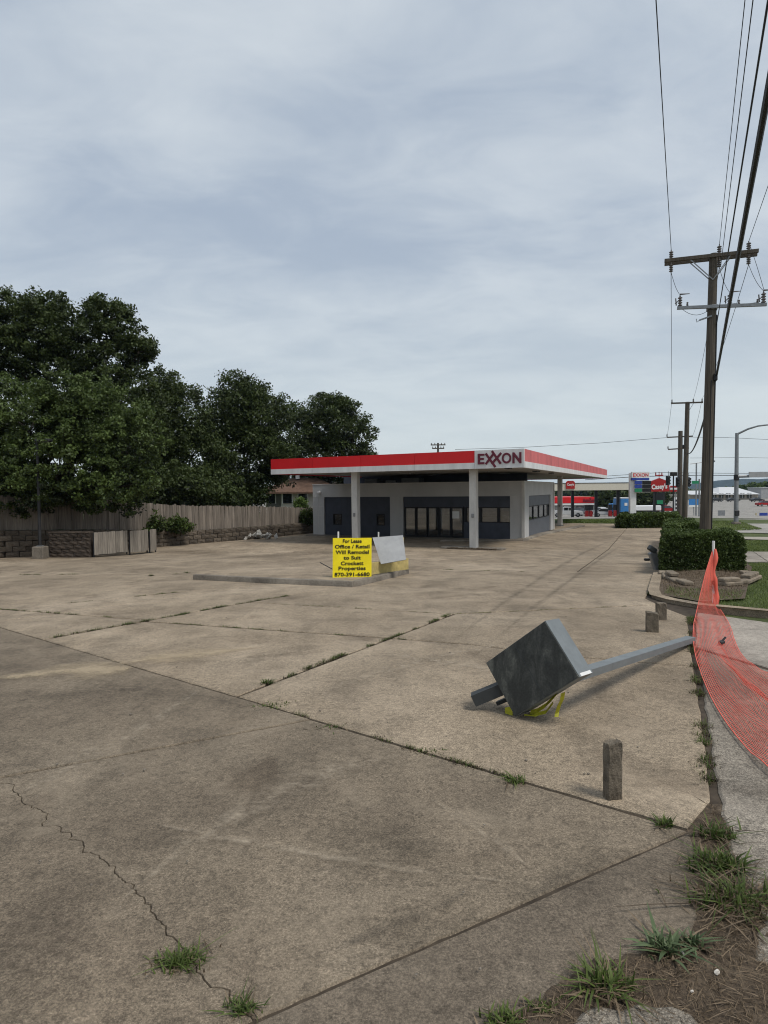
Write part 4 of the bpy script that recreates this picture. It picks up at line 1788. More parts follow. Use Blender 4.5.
def gate(a, b, top_a, top_b, lab, nb_):
    g = thing('enclosure_gate', lab, 'gate', a, 'wooden gates of the bin enclosure')
    d = (b - a)
    d.z = 0
    L = d.length
    d.normalize()
    nrm = Vector((-d.y, d.x, 0))
    for i in range(nb_):
        u0, u1 = L * i / nb_ + .004, L * (i + 1) / nb_ - .006
        tz = .10 + random.gauss(0, .012)
        zt = [zat(a, top_a) * (1 - u / L) + zat(b, top_b) * (u / L) + random.gauss(0, .01) for u in (u0, u1)]
        q0, q1 = a + d * u0, a + d * u1
        of = nrm * random.gauss(0, .006)
        MB().prism([Vector((q0.x, q0.y, a.z + tz)) + of, Vector((q1.x, q1.y, a.z + tz)) + of, Vector((q1.x, q1.y, zt[1])) + of, Vector((q0.x, q0.y, zt[0])) + of], nrm * .022).build('board', M['gatewood'], g)
    for f_ in (.2, .8):
        zz_ = a.z + .1 + (zat(a, top_a) - a.z - .1) * f_
        MB().beam(Vector((a.x, a.y, zz_)) + nrm * .055 + d * .01, Vector((b.x, b.y, zz_)) + nrm * .055 - d * .01, .04, .09).build('rail', M['gatewood'], g)
    for u in (.02, L - .02):
        q = a + d * u + nrm * .06
        MB().bbox((q.x, q.y, a.z + .5), (.05, .05, 1.0), None, .004).build('hinge_post', M['dark'], g)
    return g


gate(gline[0], gline[1], 532.5, 530.5, 'widest weathered wooden gate panel next to the block enclosure wall', 8)
gate(gline[2], gline[3], 531, 529.5, 'middle wooden gate panel of the bin enclosure', 5)
gate(gline[4], gline[5], 529.5, 529, 'narrowest wooden gate panel at the far end of the bin enclosure', 3)

# ------------------------------------------------------------------ lot lamp at the left
lb = at(40.5, 24.6)
lp_ = thing('lot_lamp', 'thin grey lot lamp post on a concrete foot before the block wall', 'lamp post', lb)
ztop = zat(lb, 441)
MB().bbox((lb.x, lb.y, lb.z + .24), (.46, .46, .52), None, .03).build('foot', M['curb'], lp_)
MB().tube([lb + UP * .45, Vector((lb.x, lb.y, ztop))], [.065, .05], 10).build('pole', M['darkmetal'], lp_, smooth=True)
MB().bbox((lb.x, lb.y, lb.z + .515), (.22, .22, .03), None, .006).build('base_plate', M['galv'], lp_)
hd = MB()
hd.bbox((lb.x + .28, lb.y, ztop + .02), (.62, .3, .12), None, .03)
o = hd.build('lamp_head', M['darkmetal'], lp_)
MB().box((lb.x + .30, lb.y, ztop - .045), (.45, .2, .008)).build('lens', M['board'], o)

# ------------------------------------------------------------------ trees
make_tree('leafy_tree', 'nearest leafy tree at the left edge, lighter green and overhanging the fence', at(45, 27.5, 1.0),
          [(30, 430, 27, 60, 45, 2.6), (95, 425, 27.5, 50, 40, 2.4), (125, 450, 27, 38, 36, 2.0), (60, 470, 26.3, 62, 40, 2.4), (115, 487, 26.5, 42, 26, 1.8), (-30, 450, 27, 50, 55, 2.4),
           (20, 490, 26.3, 45, 26, 2.0), (75, 402, 27.5, 34, 26, 1.8), (-70, 420, 27, 60, 60, 2.4)],
          M['leaf_a'], 2200, 56, .30, .13, .24, sprigs=70)
make_tree('tall_tree', 'tallest dark tree rising behind the lighter tree at the left edge', at(70, 37, 1.2),
          [(10, 343, 36, 62, 42, 3.2), (60, 338, 36, 46, 34, 2.8), (100, 350, 36, 40, 44, 2.8), (125, 385, 36, 34, 44, 2.6), (108, 322, 36, 22, 22, 1.5), (40, 390, 36, 70, 50, 3.2), (-50, 340, 36, 70, 60, 3.4),
           (138, 352, 36, 16, 14, 1.1), (20, 312, 36, 36, 18, 1.8), (140, 430, 36, 26, 40, 2.2)],
          M['leaf_b'], 1900, 56, .41, .165, .32, sprigs=90)
make_tree('dark_tree', 'dark narrow tree between the tall left tree and the round-topped tree', at(185, 42, .9),
          [(180, 420, 41, 32, 36, 2.4), (165, 400, 41, 16, 28, 1.4), (190, 460, 41, 42, 36, 2.6), (150, 470, 40, 36, 36, 2.4), (205, 490, 41, 40, 26, 2.2), (170, 500, 41, 44, 20, 2.2)],
          M['leaf_b'], 1500, 40, .50, .18, .26, sprigs=45)
make_tree('round_tree', 'round-topped dark tree just left of the canopy end', at(247, 46, .8),
          [(246, 412, 45, 38, 32, 2.8), (240, 396, 45, 22, 22, 1.7), (268, 425, 45, 26, 30, 2.2), (225, 440, 45, 28, 36, 2.4), (250, 460, 44.5, 44, 36, 2.8), (235, 495, 44, 34, 24, 2.2), (272, 460, 45, 24, 20, 2.0)],
          M['leaf_b'], 1500, 40, .52, .18, .28, sprigs=45)
make_tree('rear_tree', 'dark spreading tree behind the canopy and the brown-roofed house', at(330, 60, .8),
          [(330, 425, 58, 34, 28, 3.2), (350, 440, 58, 25, 26, 2.8), (305, 432, 58, 22, 28, 2.6), (325, 458, 58, 52, 24, 3.4), (365, 470, 58, 14, 16, 2.0), (335, 408, 58, 22, 14, 2.0), (290, 474, 66, 30, 11, 3.0), (340, 478, 66, 36, 12, 3.0)],
          M['leaf_b'], 1300, 40, .60, .23, .32, sprigs=45)
make_tree('low_tree', 'low dark understorey tree filling the shade behind the fence', at(150, 34, .6),
          [(120, 490, 34, 50, 26, 1.8), (175, 490, 36, 44, 24, 1.8), (60, 500, 31, 50, 22, 1.6), (215, 500, 39, 30, 16, 1.6), (0, 495, 29, 40, 24, 1.5)],
          M['leaf_b'], 1100, 34, .48, .19, .14, sprigs=10)


def shrub(name, label, px_, Y_, base_z, rx, rz, mat, ncl, nper, crad, ls, group=None):
    b = at(px_, Y_)
    b.z = base_z
    t = thing(name, label, 'shrub', b, group)
    lob = [((b.x, b.y, b.z + rz * .95), (rx, rx * .8, rz)), ((b.x - rx * .4, b.y, b.z + rz * .6), (rx * .6, rx * .6, rz * .55)), ((b.x + rx * .4, b.y, b.z + rz * .7), (rx * .55, rx * .6, rz * .6))]
    cen, tin = crown_centres(lob, ncl, .3)
    V, Fq, tc_ = leaves(cen, nper, crad, ls, .3, .8, clump_tint=tin)
    np_mesh('foliage', V, Fq, mat, t, tc_)
    for i in range(6):
        mb = MB()
        limb(mb, b, Vector(cen[random.randrange(len(cen))]), .03, .008, 4, .1)
        mb.build('stem', M['bark'], t)
    return t


shrub('fence_shrub', 'dark bushy shrub against the fence above the retaining wall', 179, 31.2, WT[4] - .05, .72, .46, M['leaf_h'], 90, 20, .2, .14, 'shrubs along the fence')
shrub('fence_shrub', 'thin pale shrub climbing the fence left of the bushy one', 157, 30.4, WT[4] - .05, .38, .62, M['leaf_a'], 60, 16, .2, .13, 'shrubs along the fence')
shrub('fence_shrub', 'small weedy shrub peeking over the gate end', 145.5, 28.6, WT[4] - .2, .28, .34, M['leaf_h'], 40, 16, .14, .1, 'shrubs along the fence')
shrub('fence_shrub', 'shrub at the fence end beside the building corner', 308, 39.8, WT[6] - .1, .5, .6, M['leaf_h'], 60, 20, .22, .15, 'shrubs along the fence')
shrub('bright_shrub', 'bright green young shrub in front of the white house', 301, 47, zat(at(301, 47), 510), .50, .52, M['leaf_s'], 80, 26, .22, .14, 'shrubs along the fence')
# pale rubble tipped against the wall
rb = MB()
rc = at(258, 35.6)
rub = thing('rubble_heap', 'pale broken rubble heap tipped against the retaining wall', 'rubble', rc)
for i in range(34):
    q = rc + Vector((random.gauss(0, .45), random.gauss(0, .15), 0)) + ST * random.gauss(0, .5)
    h_ = max(.05, .5 - (q - rc).length * .35) * random.uniform(.3, 1)
    a1 = Vector((random.gauss(0, 1), random.gauss(0, 1), random.gauss(0, 1))).normalized()
    a2 = a1.orthogonal().normalized()
    MB().bbox(Vector((q.x, q.y, zg(q.y) + h_)), (random.uniform(.15, .45), random.uniform(.1, .25), random.uniform(.05, .12)), (a1, a2, a1.cross(a2)), .01).build('chunk', M['rubble'], rub)

# ------------------------------------------------------------------ brown-roofed house behind the fence
hb = at(298, 54)
hz0 = zat(hb, 512)
hs = thing('brown_roof_house', 'white and grey house with brown shingle roof behind the fence', 'house', Vector((hb.x, hb.y, hz0)))
x0, x1 = PT(266, 500, 54).x, PT(340, 500, 54).x
xm = PT(281, 500, 54).x
zw0, zw1 = zat(hb, 515), zat(hb, 491.5)
MB().box(((xm + x1) / 2, 57, (zw0 + zw1) / 2), (x1 - xm, 6, zw1 - zw0)).build('wall', M['housewall'], hs)
MB().box(((x0 + xm) / 2 - .01, 57.4, (zw0 + zw1) / 2), (xm - x0 - .02, 6, zw1 - zw0)).build('wall', M['housegrey'], hs)
zr0, zr1 = zat(hb, 492), zat(hb, 481)
ov = .45
A = [Vector((x0 - ov - .4, 53.4, zr0)), Vector((x1 + ov, 53.4, zr0)), Vector((x1 + ov, 61, zr0)), Vector((x0 - ov - .4, 61, zr0))]
r1_, r2_ = Vector((x0 + 1.9, 57.2, zr1 + .35)), Vector((x1 - 2.4, 57.2, zr1 + .35))
rf = MB().add(A + [r1_, r2_] + [a - UP * .14 for a in A], [(0, 1, 5, 4), (1, 2, 5), (2, 3, 4, 5), (3, 0, 4), (6, 7, 1, 0), (7, 8, 2, 1), (8, 9, 3, 2), (9, 6, 0, 3), (9, 8, 7, 6)]).build('roof', M['roofbrown'], hs)
MB().bbox(r1_ + Vector((.6, -.5, .05)), (.35, .35, .35), None, .02).build('vent', M['white'], rf)
for px_, w_ in ((287.5, .8), (270, .8), (303, .8)):
    q = PT(px_, 498.5, 54)
    w = MB().box((q.x, 53.96 + (.4 if px_ < 280 else 0), q.z), (w_, .04, .85)).build('window', M['glass'], hs)
    for s_ in (-1, 1):
        MB().box((q.x + s_ * (w_ / 2 + .04), 53.95 + (.4 if px_ < 280 else 0), q.z), (.08, .06, .95)).build('frame', M['white'], w)


# ------------------------------------------------------------------ hedges
def hedge(label, cpx, Y0_, Y1_, x0_, x1_, h, ncl, nper, ls, base_dz=.1, crad=.10, yaw=None):
    """clipped box hedge in plan x0..x1 at its front, running back Y0..Y1 along the street"""
    yc = (Y0_ + Y1_) / 2
    b = Vector(((x0_ + x1_) / 2, Y0_, zg(Y0_) + base_dz))
    t = thing('clipped_hedge', label, 'hedge', b, 'clipped hedges by the street')
    L = Y1_ - Y0_
    W = x1_ - x0_
    cen = []
    n = ncl
    for i in range(n):
        u, v_, w_ = rng.uniform(-.5, .5), rng.uniform(0, 1), rng.uniform(0, 1)
        f = rng.random()
        if f < .36:
            w_ = 1 - abs(rng.normal(0, .03))
        elif f < .62:
            v_ = abs(rng.normal(0, .02))
        elif f < .82:
            u = math.copysign(.5 - abs(rng.normal(0, .02)), rng.random() - .5)
        # rounded shoulders, slight bulges
        bul = .02 * math.sin(u * 9 + v_ * 7) + .015 * math.sin(v_ * L * 2.3)
        sh = 1 - .10 * max(0, w_ - .75) / .25 * (1 if abs(u) > .4 else .3)
        x = b.x + u * W * sh * (1 + bul) + v_ * L * ST.x / ST.y
        y = Y0_ + v_ * L + (.10 * max(0, w_ - .7) if v_ < .05 else 0)
        z = zg(y) + base_dz + .06 + w_ * (h - .06) * (1 + .04 * math.sin(u * 7 + v_ * 5) + .02 * math.sin(v_ * 31))
        cen.append((x, y, z))
    cen = np.array(cen)
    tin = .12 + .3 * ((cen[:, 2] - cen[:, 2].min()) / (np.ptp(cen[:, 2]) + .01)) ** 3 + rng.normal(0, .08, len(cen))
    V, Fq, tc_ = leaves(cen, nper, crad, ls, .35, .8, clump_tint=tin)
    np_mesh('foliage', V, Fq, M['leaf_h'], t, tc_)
    for i in range(14):
        mb = MB()
        q = Vector(cen[random.randrange(len(cen))])
        limb(mb, Vector((q.x, q.y, zg(q.y) + base_dz - .05)), q, .025, .008, 4, .08)
        mb.build('stem', M['bark'], t)
    return t


xa, xb = at(659, 15.6).x, at(747, 15.6).x
hedge('largest clipped box hedge in the stone-edged planter by the net', 700, 15.6, 19.0, xa + .06, xb - .04, 1.04, 4000, 26, .05, .0, .07)
xa, xb = at(664, 22.5).x, at(702, 22.5).x
hedge('middle hedge block just behind the largest hedge, left of the power pole', 675, 22.5, 31, xa, xb, 1.12, 1500, 16, .10, .0, .13)
xa, xb = at(617.5, 42.5).x, at(680, 42.5).x
hedge('far low hedge row beside the tall price sign', 650, 42.5, 46, xa, xb, .92, 1500, 14, .16, .0, .18)
# ------------------------------------------------------------------ stone-edged planter
plc = at(702, 15.2)
pln = thing('stone_planter', 'low curved stone edging with mulch below the largest hedge', 'planter', plc)
ring = [(664, 575), (668, 580), (676, 583.5), (685, 586), (694, 587.5), (722, 587.5), (731, 587), (740, 585.5), (749, 583), (757, 580), (750, 577), (742, 574.5)]
for arc in (ring[:5], ring[5:]):
    ap = [GR(x, y) for x, y in arc]
    tl = plen(ap)
    s_ = .0
    while s_ < tl - .1:
        L = random.uniform(.34, .52)
        q, d, _, _ = poly_at(ap, min(tl, s_ + L / 2))
        nrm = Vector((-d.y, d.x, 0))
        nv_ = 2 if random.random() < .4 else 1
        for lev in range(nv_):
            pz_ = Vector((q.x, q.y, zg(q.y) + .075 + lev * .085 + random.uniform(-.015, .01))) + nrm * (.05 * lev + random.gauss(0, .015))
            MB().bbox(pz_, (L * .96, .20, .085), (d, nrm, UP), .018).build('edging_stone', M['paver'], pln)
        s_ += L + .015
ml = []
mbm = MB()
cm = at(703, 15.35)
for a in range(28):
    an = 2 * math.pi * a / 28
    q = cm + Vector((math.cos(an) * 1.12, math.sin(an) * .75 - .05, 0))
    ml.append(Vector((q.x, q.y, zg(q.y) + .03)))
mbm.add(ml + [Vector((cm.x, cm.y, zg(cm.y) + .13))], [(i, (i + 1) % 28, 28) for i in range(28)])
mbm.build('mulch', M['soil'], pln)
# soil body of the raised island under the hedge
sheet('planter_soil', [g2(655, 595), g2(700, 603), g2(745, 600), g2(752, 568), g2(725, 548), g2(662, 548), g2(658, 572)], M['soil'], .03)


# ------------------------------------------------------------------ grass blades
def blades(pts, hgt, wid, lean=.5, seg=2, tint=None):
    """bent grass blades rooted at pts (n,3)"""
    n = len(pts)
    an = rng.uniform(0, 2 * np.pi, n)
    ln = np.abs(rng.normal(0, lean, n))
    h = hgt * rng.uniform(.5, 1.25, n) if np.ndim(hgt) == 0 else hgt
    dr = np.stack([np.cos(an), np.sin(an), np.zeros(n)], 1)
    sd_ = np.stack([-np.sin(an + rng.normal(0, .6, n)), np.cos(an), np.zeros(n)], 1)
    w_ = (wid * rng.uniform(.6, 1.3, n))[:, None]
    rows = []
    for k_ in range(seg):
        t = k_ / seg
        c = pts + dr * (ln * h * t ** 1.6)[:, None] + np.array([0, 0, 1.]) * (h * (t - .28 * np.minimum(ln, 1.4) * t ** 2))[:, None]
        wk = w_ * (1 - .55 * t)
        rows += [c - sd_ * wk / 2, c + sd_ * wk / 2]
    t = 1.
    tip = pts + dr * (ln * h)[:, None] + np.array([0, 0, 1.]) * (h * (t - .28 * np.minimum(ln, 1.4)))[:, None]
    rows.append(tip)
    V = np.stack(rows, 1).reshape(-1, 3)
    m_ = 2 * seg + 1
    b = np.arange(n) * m_
    fs_ = []
    for k_ in range(seg - 1):
        a = b + 2 * k_
        fs_.append(np.stack([a, a + 1, a + 3], 1))
        fs_.append(np.stack([a, a + 3, a + 2], 1))
    a = b + 2 * (seg - 1)
    fs_.append(np.stack([a, a + 1, a + 2], 1))
    tn = rng.uniform(0, .6, n) if tint is None else tint
    return V, np.concatenate(fs_), np.repeat(tn, m_)


def scatter(poly, n):
    p = np.array(poly)
    q = np.stack([rng.uniform(p[:, 0].min(), p[:, 0].max(), n * 4), rng.uniform(p[:, 1].min(), p[:, 1].max(), n * 4)], 1)
    q = q[inpoly(q, poly)][:n]
    z = np.interp(q[:, 1], ZX, ZZ)
    return np.column_stack([q, z])


lawn_polys = [(rr([(668, 600), (700, 604), (768, 611), (830, 620), (830, 562), (768, 562), (745, 563), (752, 575), (758, 582), (745, 590), (700, 592), (672, 588)]), 26000, .055, .008),
              (rr([(728, 540.5), (768, 540.5), (830, 541), (830, 551), (728, 550.5)]), 14000, .08, .018),
              (rr([(560, 519.5), (650, 519.5), (650, 523), (560, 523)]), 8000, .12, .05),
              (rr([(705, 520.5), (740, 521.5), (762, 529), (735, 530.5), (705, 531)]), 9000, .10, .03)]
Vs, Fs, Ts, off = [], [], [], 0
for poly, n_, h_, w_ in lawn_polys:
    p = scatter(poly, n_)
    p[:, 2] -= .02
    V, Fq, tt = blades(p, h_, w_, .7, 2)
    Vs.append(V)
    Fs.append(Fq + off)
    Ts.append(tt)
    off += len(V)
tag(np_mesh('lawn_grass', np.concatenate(Vs), np.concatenate(Fs), M['lawn'], cols=np.concatenate(Ts)), 'short green lawn grass beside the planter and the paths', 'grass', kind='stuff')

p = scatter([g2(664, 594), g2(700, 601), g2(735, 598), g2(752, 583), g2(748, 572), g2(662, 574)], 3800)
p[:, 2] += .03 + .07 * np.exp(-((p[:, 0] - cm.x) ** 2 / 1.0 + (p[:, 1] - cm.y) ** 2 / .5))
V, Fq, tt = blades(p, .07, .007, 1.3, 2)
tag(np_mesh('planter_straw', V, Fq, M['straw'], cols=tt), 'dry brown stalks covering the planter bed below the hedge', 'straw', kind='stuff')
p = scatter([g2(664, 596), g2(700, 603), g2(740, 601), g2(745, 592), g2(700, 591), g2(668, 588)], 1500)
p[:, 2] += .03
V, Fq, tt = blades(p, .05, .007, .9, 2)
tag(np_mesh('planter_grass', V, Fq, M['lawn'], cols=tt), 'thin green grass between the kerb and the planter stones', 'grass', kind='stuff')

# weeds rooted in the joints, as strips nobody could count
jw = [([(50, 638), (75, 633), (100, 629), (140, 622), (180, 615), (220, 607), (250, 602), (300, 594)], 1300, .04),
      ([(262, 689), (300, 671), (345, 654), (390, 638), (420, 627), (450, 614)], 900, .035),
      ([(172, 623), (260, 629), (330, 634), (390, 638), (430, 641)], 420, .026),
      ([(262, 603), (340, 607), (450, 614), (540, 610), (625, 606)], 700, .024),
      ([(236, 694), (300, 713), (360, 731), (430, 752), (520, 778), (600, 802), (680, 827)], 260, .020),
      ([(691, 616), (692, 640), (695, 670), (699, 700), (703, 730), (706, 770), (711, 810)], 800, .04),
      ([(0, 609), (60, 613), (110, 617)], 400, .03), ([(68, 603), (120, 598), (198, 590)], 300, .03), ([(0, 575), (100, 574), (180, 574)], 300, .04), ([(640, 606), (655, 600), (648, 596), (655, 575), (662, 560)], 300, .05),
      ([(150, 576), (170, 572), (205, 574), (195, 577)], 260, .06), ([(423, 569), (500, 571), (600, 574)], 300, .03)]
Vs, Fs, Ts, off = [], [], [], 0
Vd, Fd, Td, offd = [], [], [], 0
for pts, n_, h_ in jw:
    g = [GR(*p) for p in pts]
    L = [(g[i + 1] - g[i]).length for i in range(len(g) - 1)]
    tot = sum(L)
    # clumpy density along the strip
    cl_ = rng.uniform(0, tot, max(4, n_ // 34))
    ss = np.clip(rng.choice(cl_, n_) + rng.normal(0, .05, n_), 0, tot)
    P_ = []
    for s_ in ss:
        i = 0
        while i < len(L) - 1 and s_ > L[i]:
            s_ -= L[i]
            i += 1
        q = g[i].lerp(g[i + 1], min(1, s_ / L[i]))
        P_.append((q.x + rng.normal(0, .014 if pts[0] != (691, 616) else .03), q.y + rng.normal(0, .014), q.z - .015))
    P_ = np.array(P_)
    V, Fq, tt = blades(P_, h_ * 1.5, .0045, .8, 2)
    if rng.random() < 2:
        Vs.append(V)
        Fs.append(Fq + off)
        Ts.append(tt)
        off += len(V)
    P2_ = P_ + rng.normal(0, 1, P_.shape) * np.array([.03, .03, .002])
    P2_ = np.concatenate([P2_, P_ + rng.normal(0, 1, P_.shape) * np.array([.014, .014, .002]), P_[rng.permutation(len(P_))] + rng.normal(0, 1, P_.shape) * np.array([.012, .012, .002])])
    V, Fq, tt = blades(P2_, max(.016, h_ * .75), .007, 1.5, 2)
    Vd.append(V)
    Fd.append(Fq + offd)
    Td.append(tt)
    offd += len(V)
tag(np_mesh('joint_weeds', np.concatenate(Vs), np.concatenate(Fs), M['grass'], cols=np.concatenate(Ts)), 'small green weeds sprouting along the concrete joints', 'weeds', kind='stuff')
tag(np_mesh('joint_debris', np.concatenate(Vd), np.concatenate(Fd), M['crumb'], cols=np.concatenate(Td)), 'dry brown grass and debris lodged in the concrete joints', 'debris', kind='stuff')


# single weed clumps that can be told apart
def clump(label, px_, py_, n_, h_, w_, r_, mat='grass', lean=.9, name='weed_clump', dry=.25):
    c = GR(px_, py_)
    c.z -= .02
    t = thing(name, label, 'weed', c, 'weed clumps in the concrete joints')
    n_ = int(n_ * .85)
    h_ *= .66
    r_ *= .8
    w_ *= 1.3
    lean *= 1.3
    P_ = np.array(c)[None, :] + rng.normal(0, 1, (n_, 3)) * np.array([r_, r_ * .6, .0])
    V, Fq, tt = blades(P_, h_ * rng.uniform(.25, 1.2, n_), w_, lean, 3)
    np_mesh('green_blades', V, Fq, M[mat], t, tt)
    nd = int(n_ * dry)
    P_ = np.array(c)[None, :] + rng.normal(0, 1, (nd, 3)) * np.array([r_ * 1.3, r_ * .9, .0])
    V, Fq, tt = blades(P_, h_ * .8, w_ * .8, lean * 1.5, 3)
    np_mesh('dry_blades', V, Fq, M['straw'], t, tt)
    return t


clump('bright grass clump in the crack at lower left, the upper of two', 179, 960, 300, .075, .0055, .045)
clump('small grass clump at the crack end by the bottom edge, the lower of two', 243, 1006, 150, .06, .005, .03)
clump('spiky green weed in the bare soil near the bottom edge', 606, 984, 190, .125, .0085, .045, dry=.6)
clump('blue-green leafy weed at the front edge of the bare soil', 664, 948, 130, .105, .0125, .035, 'grass_blue', dry=.3)
clump('small thistle-like weed right of the blue-green weed', 692, 941, 70, .085, .010, .025, 'grass_blue')
clump('large dense weed clump between the apron corner and the walk', 722, 866, 420, .125, .0085, .06, dry=.5)
clump('spreading weed clump right behind the large dense one', 717, 834, 200, .11, .0085, .05, dry=.3)
clump('flattened brown-green clump in front of the large dense one', 736, 900, 420, .13, .007, .085, lean=1.2, dry=1.4)
clump('lone weed tuft at the joint left of the apron corner', 664, 824, 80, .10, .008, .02)
clump('weed tuft on the diagonal joint in front of the tall stub', 516, 780, 90, .085, .008, .035)
clump('round green tuft where two joints meet left of centre', 267, 683, 110, .095, .010, .03)
clump('low weed strip on the diagonal joint just below the round tuft', 275, 705, 150, .06, .009, .10)
clump('small weed strip on the diagonal joint right of the low strip', 335, 726, 70, .045, .008, .09, dry=1.)
clump('tiny weed at the diagonal joint below the toppled sign', 432, 751, 60, .05, .008, .06, dry=1.)
clump('green weed cut by the bottom edge left of the soil patch', 504, 1019, 130, .075, .007, .035)
clump('short weed beside the bottom edge weed', 541, 1006, 70, .05, .006, .03, dry=.8)
clump('yellow-green tuft half way along the seam of the walk', 703, 742, 90, .07, .007, .03)

# dry straw, twigs and pale bits over the bare soil
soil_poly = [g2(700, 838), g2(712, 800), g2(725, 815), g2(738, 860), g2(760, 915), g2(756, 955), (2.3, 1.9), (1.2, 1.1), (.1, 1.1), g2(480, 1040), g2(525, 1010), g2(565, 984), g2(602, 963), g2(645, 953), g2(692, 942), g2(704, 905)]
sp_ = scatter(soil_poly, 10000)
ix = np.clip(((sp_[:, 0] - X0) / (X1 - X0) * (nx - 1)).astype(int) if False else ((sp_[:, 0] - X0) / (X1 - X0) * 149).astype(int), 0, 149)
iy = np.clip(((sp_[:, 1] - Y0) / (Y1 - Y0) * 129).astype(int), 0, 129)
sp_[:, 2] = SOILH[2][iy, ix]
V, Fq, tt = blades(sp_, .020, .0024, 2.6, 3)
V[:, 2] += rng.uniform(0, .004, len(V))
tag(np_mesh('dry_straw', V, Fq, M['straw'], cols=tt), 'matted dry straw covering the bare soil at lower right', 'straw', kind='stuff')
k = NT('litter_pale')
M['pale'] = plain('pale_litter', (.62, .58, .52), .8, var=.2)
for (x, y, w_, lab) in ((683, 952, .008, 'small white litter scrap in the bare soil'), (717, 971, .014, 'largest white litter scrap in the bare soil'), (692, 990, .007, 'white litter fleck near the bottom edge'), (702, 897, .010, 'round pinkish pebble beside the apron edge')):
    p = GR(x, y)
    mb = MB()
    a = random.uniform(0, 3)
    X = Vector((math.cos(a), math.sin(a), .2)).normalized()
    Yv = X.orthogonal().normalized()
    mb.bbox(p - UP * .004, (w_ * 1.6, w_, w_ * .7), (X, Yv, X.cross(Yv)), w_ * .3)
    tag(mb.build('litter_scrap', M['pale'], root=p), lab, 'litter', 'pale litter scraps in the soil')
mb = MB()
for poly_, n_ in ((rr([(10, 980), (480, 1000), (640, 830), (500, 700), (20, 700)]), 90), (rr([(60, 640), (640, 800), (690, 640), (450, 575), (100, 590)]), 160)):
    for q in scatter(poly_, n_):
        s_ = abs(random.gauss(0, .0028)) + .0015
        mb.bbox((q[0], q[1], q[2] + s_ * .4), (s_ * 2, s_ * 1.5, s_), (Vector((math.cos(q[0] * 99), math.sin(q[0] * 99), 0)), Vector((-math.sin(q[0] * 99), math.cos(q[0] * 99), 0)), UP), s_ * .25)
tag(mb.build('loose_grit', M['curb']), 'loose pebbles and grit strewn over the concrete', 'gravel', kind='stuff')

# ------------------------------------------------------------------ orange barrier net and its stake
pb = GR(713.5, 606)
zt = zat(pb, 541)
sk = thing('net_stake', 'slender stake with white tip and orange net sleeve beside the planter', 'stake', pb)
MB().tube([pb - UP * .05, Vector((pb.x - .01, pb.y, zt + .0))], .022, 8).build('rod', M['white'], sk)
ztn = zat(pb, 549)
mb = MB()
pts, rs = [], []
for i in range(14):
    t = i / 13
    pts.append(Vector((pb.x + .02 * math.sin(t * 9) + (.02 if t < .5 else 0), pb.y - .01, pb.z + .02 + (ztn - pb.z - .02) * t)))
    rs.append(.044 + .010 * math.sin(t * 17) - .012 * t)
mb.tube(pts, rs, 9)
sl = mb.build('gathered_net', M['orange'], sk, smooth=True)
# net surface: rows from the stake towards the camera; each row is (left px, right px) as ground / raised points
net = thing('orange_net', 'orange plastic barrier net sagging from the stake onto the walk', 'net', GR(728, 690))
rowsL = [(712.5, 550, 10.2), (705, 575, 9.9), (699, 600, 9.5), (695, 620, None), (693, 640, None), (696, 660, None), (707, 690, None), (722, 718, None), (742, 745, None), (768, 772, None), (800, 798, None)]
rowsR = [(713.5, 551, 10.2), (714, 580, 10.15), (719, 606, 10.0), (729, 625, None), (734, 640, None), (741, 655, None), (758, 672, None), (785, 685, None), (815, 700, None), (850, 715, None), (890, 730, None)]


def rowpt(r_):
    return PT(r_[0], r_[1], r_[2]) if r_[2] else GR(r_[0], r_[1]) + UP * .02


Ls = [rowpt(r_) for r_ in rowsL]
Rs = [rowpt(r_) for r_ in rowsR]


def crv(pts, t):
    n = len(pts) - 1
    x = t * n
    i = min(int(x), n - 1)
    f = x - i
    p0, p1, p2, p3 = pts[max(i - 1, 0)], pts[i], pts[i + 1], pts[min(i + 2, n)]
    return .5 * ((2 * p1) + (p2 - p0) * f + (2 * p0 - 5 * p1 + 4 * p2 - p3) * f * f + (3 * p1 - p0 - 3 * p2 + p3) * f ** 3)


NL, NA = 180, 30


def netpt(i, j):
    t, s_ = i / NL, j / NA
    a, b = crv(Ls, t), crv(Rs, t)
    p = a.lerp(b, s_)
    # folds along the length plus ripples
    w_ = (b - a).length
    fold = .05 * math.sin(s_ * 9 + t * 7) * min(1, w_) + .022 * math.sin(s_ * 23 - t * 11) + .012 * math.sin(t * 60 + s_ * 5)
    e_ = .09 * math.exp(-((s_ - .42) / .10) ** 2) * min(1, t * 3) * min(1, w_)
    if t > .26:
        z = zg(p.y) + .018 + max(0, fold + .02) * .7 + e_
        fz = min(1, (t - .26) / .08)
        p.z = p.z * (1 - fz) + z * fz
    else:
        p += Vector((fold * .4, fold * .5, fold * .2))
    p.z = max(p.z, zg(p.y) + .008)
    return p


grid = [[netpt(i, j) for j in range(NA + 1)] for i in range(NL + 1)]


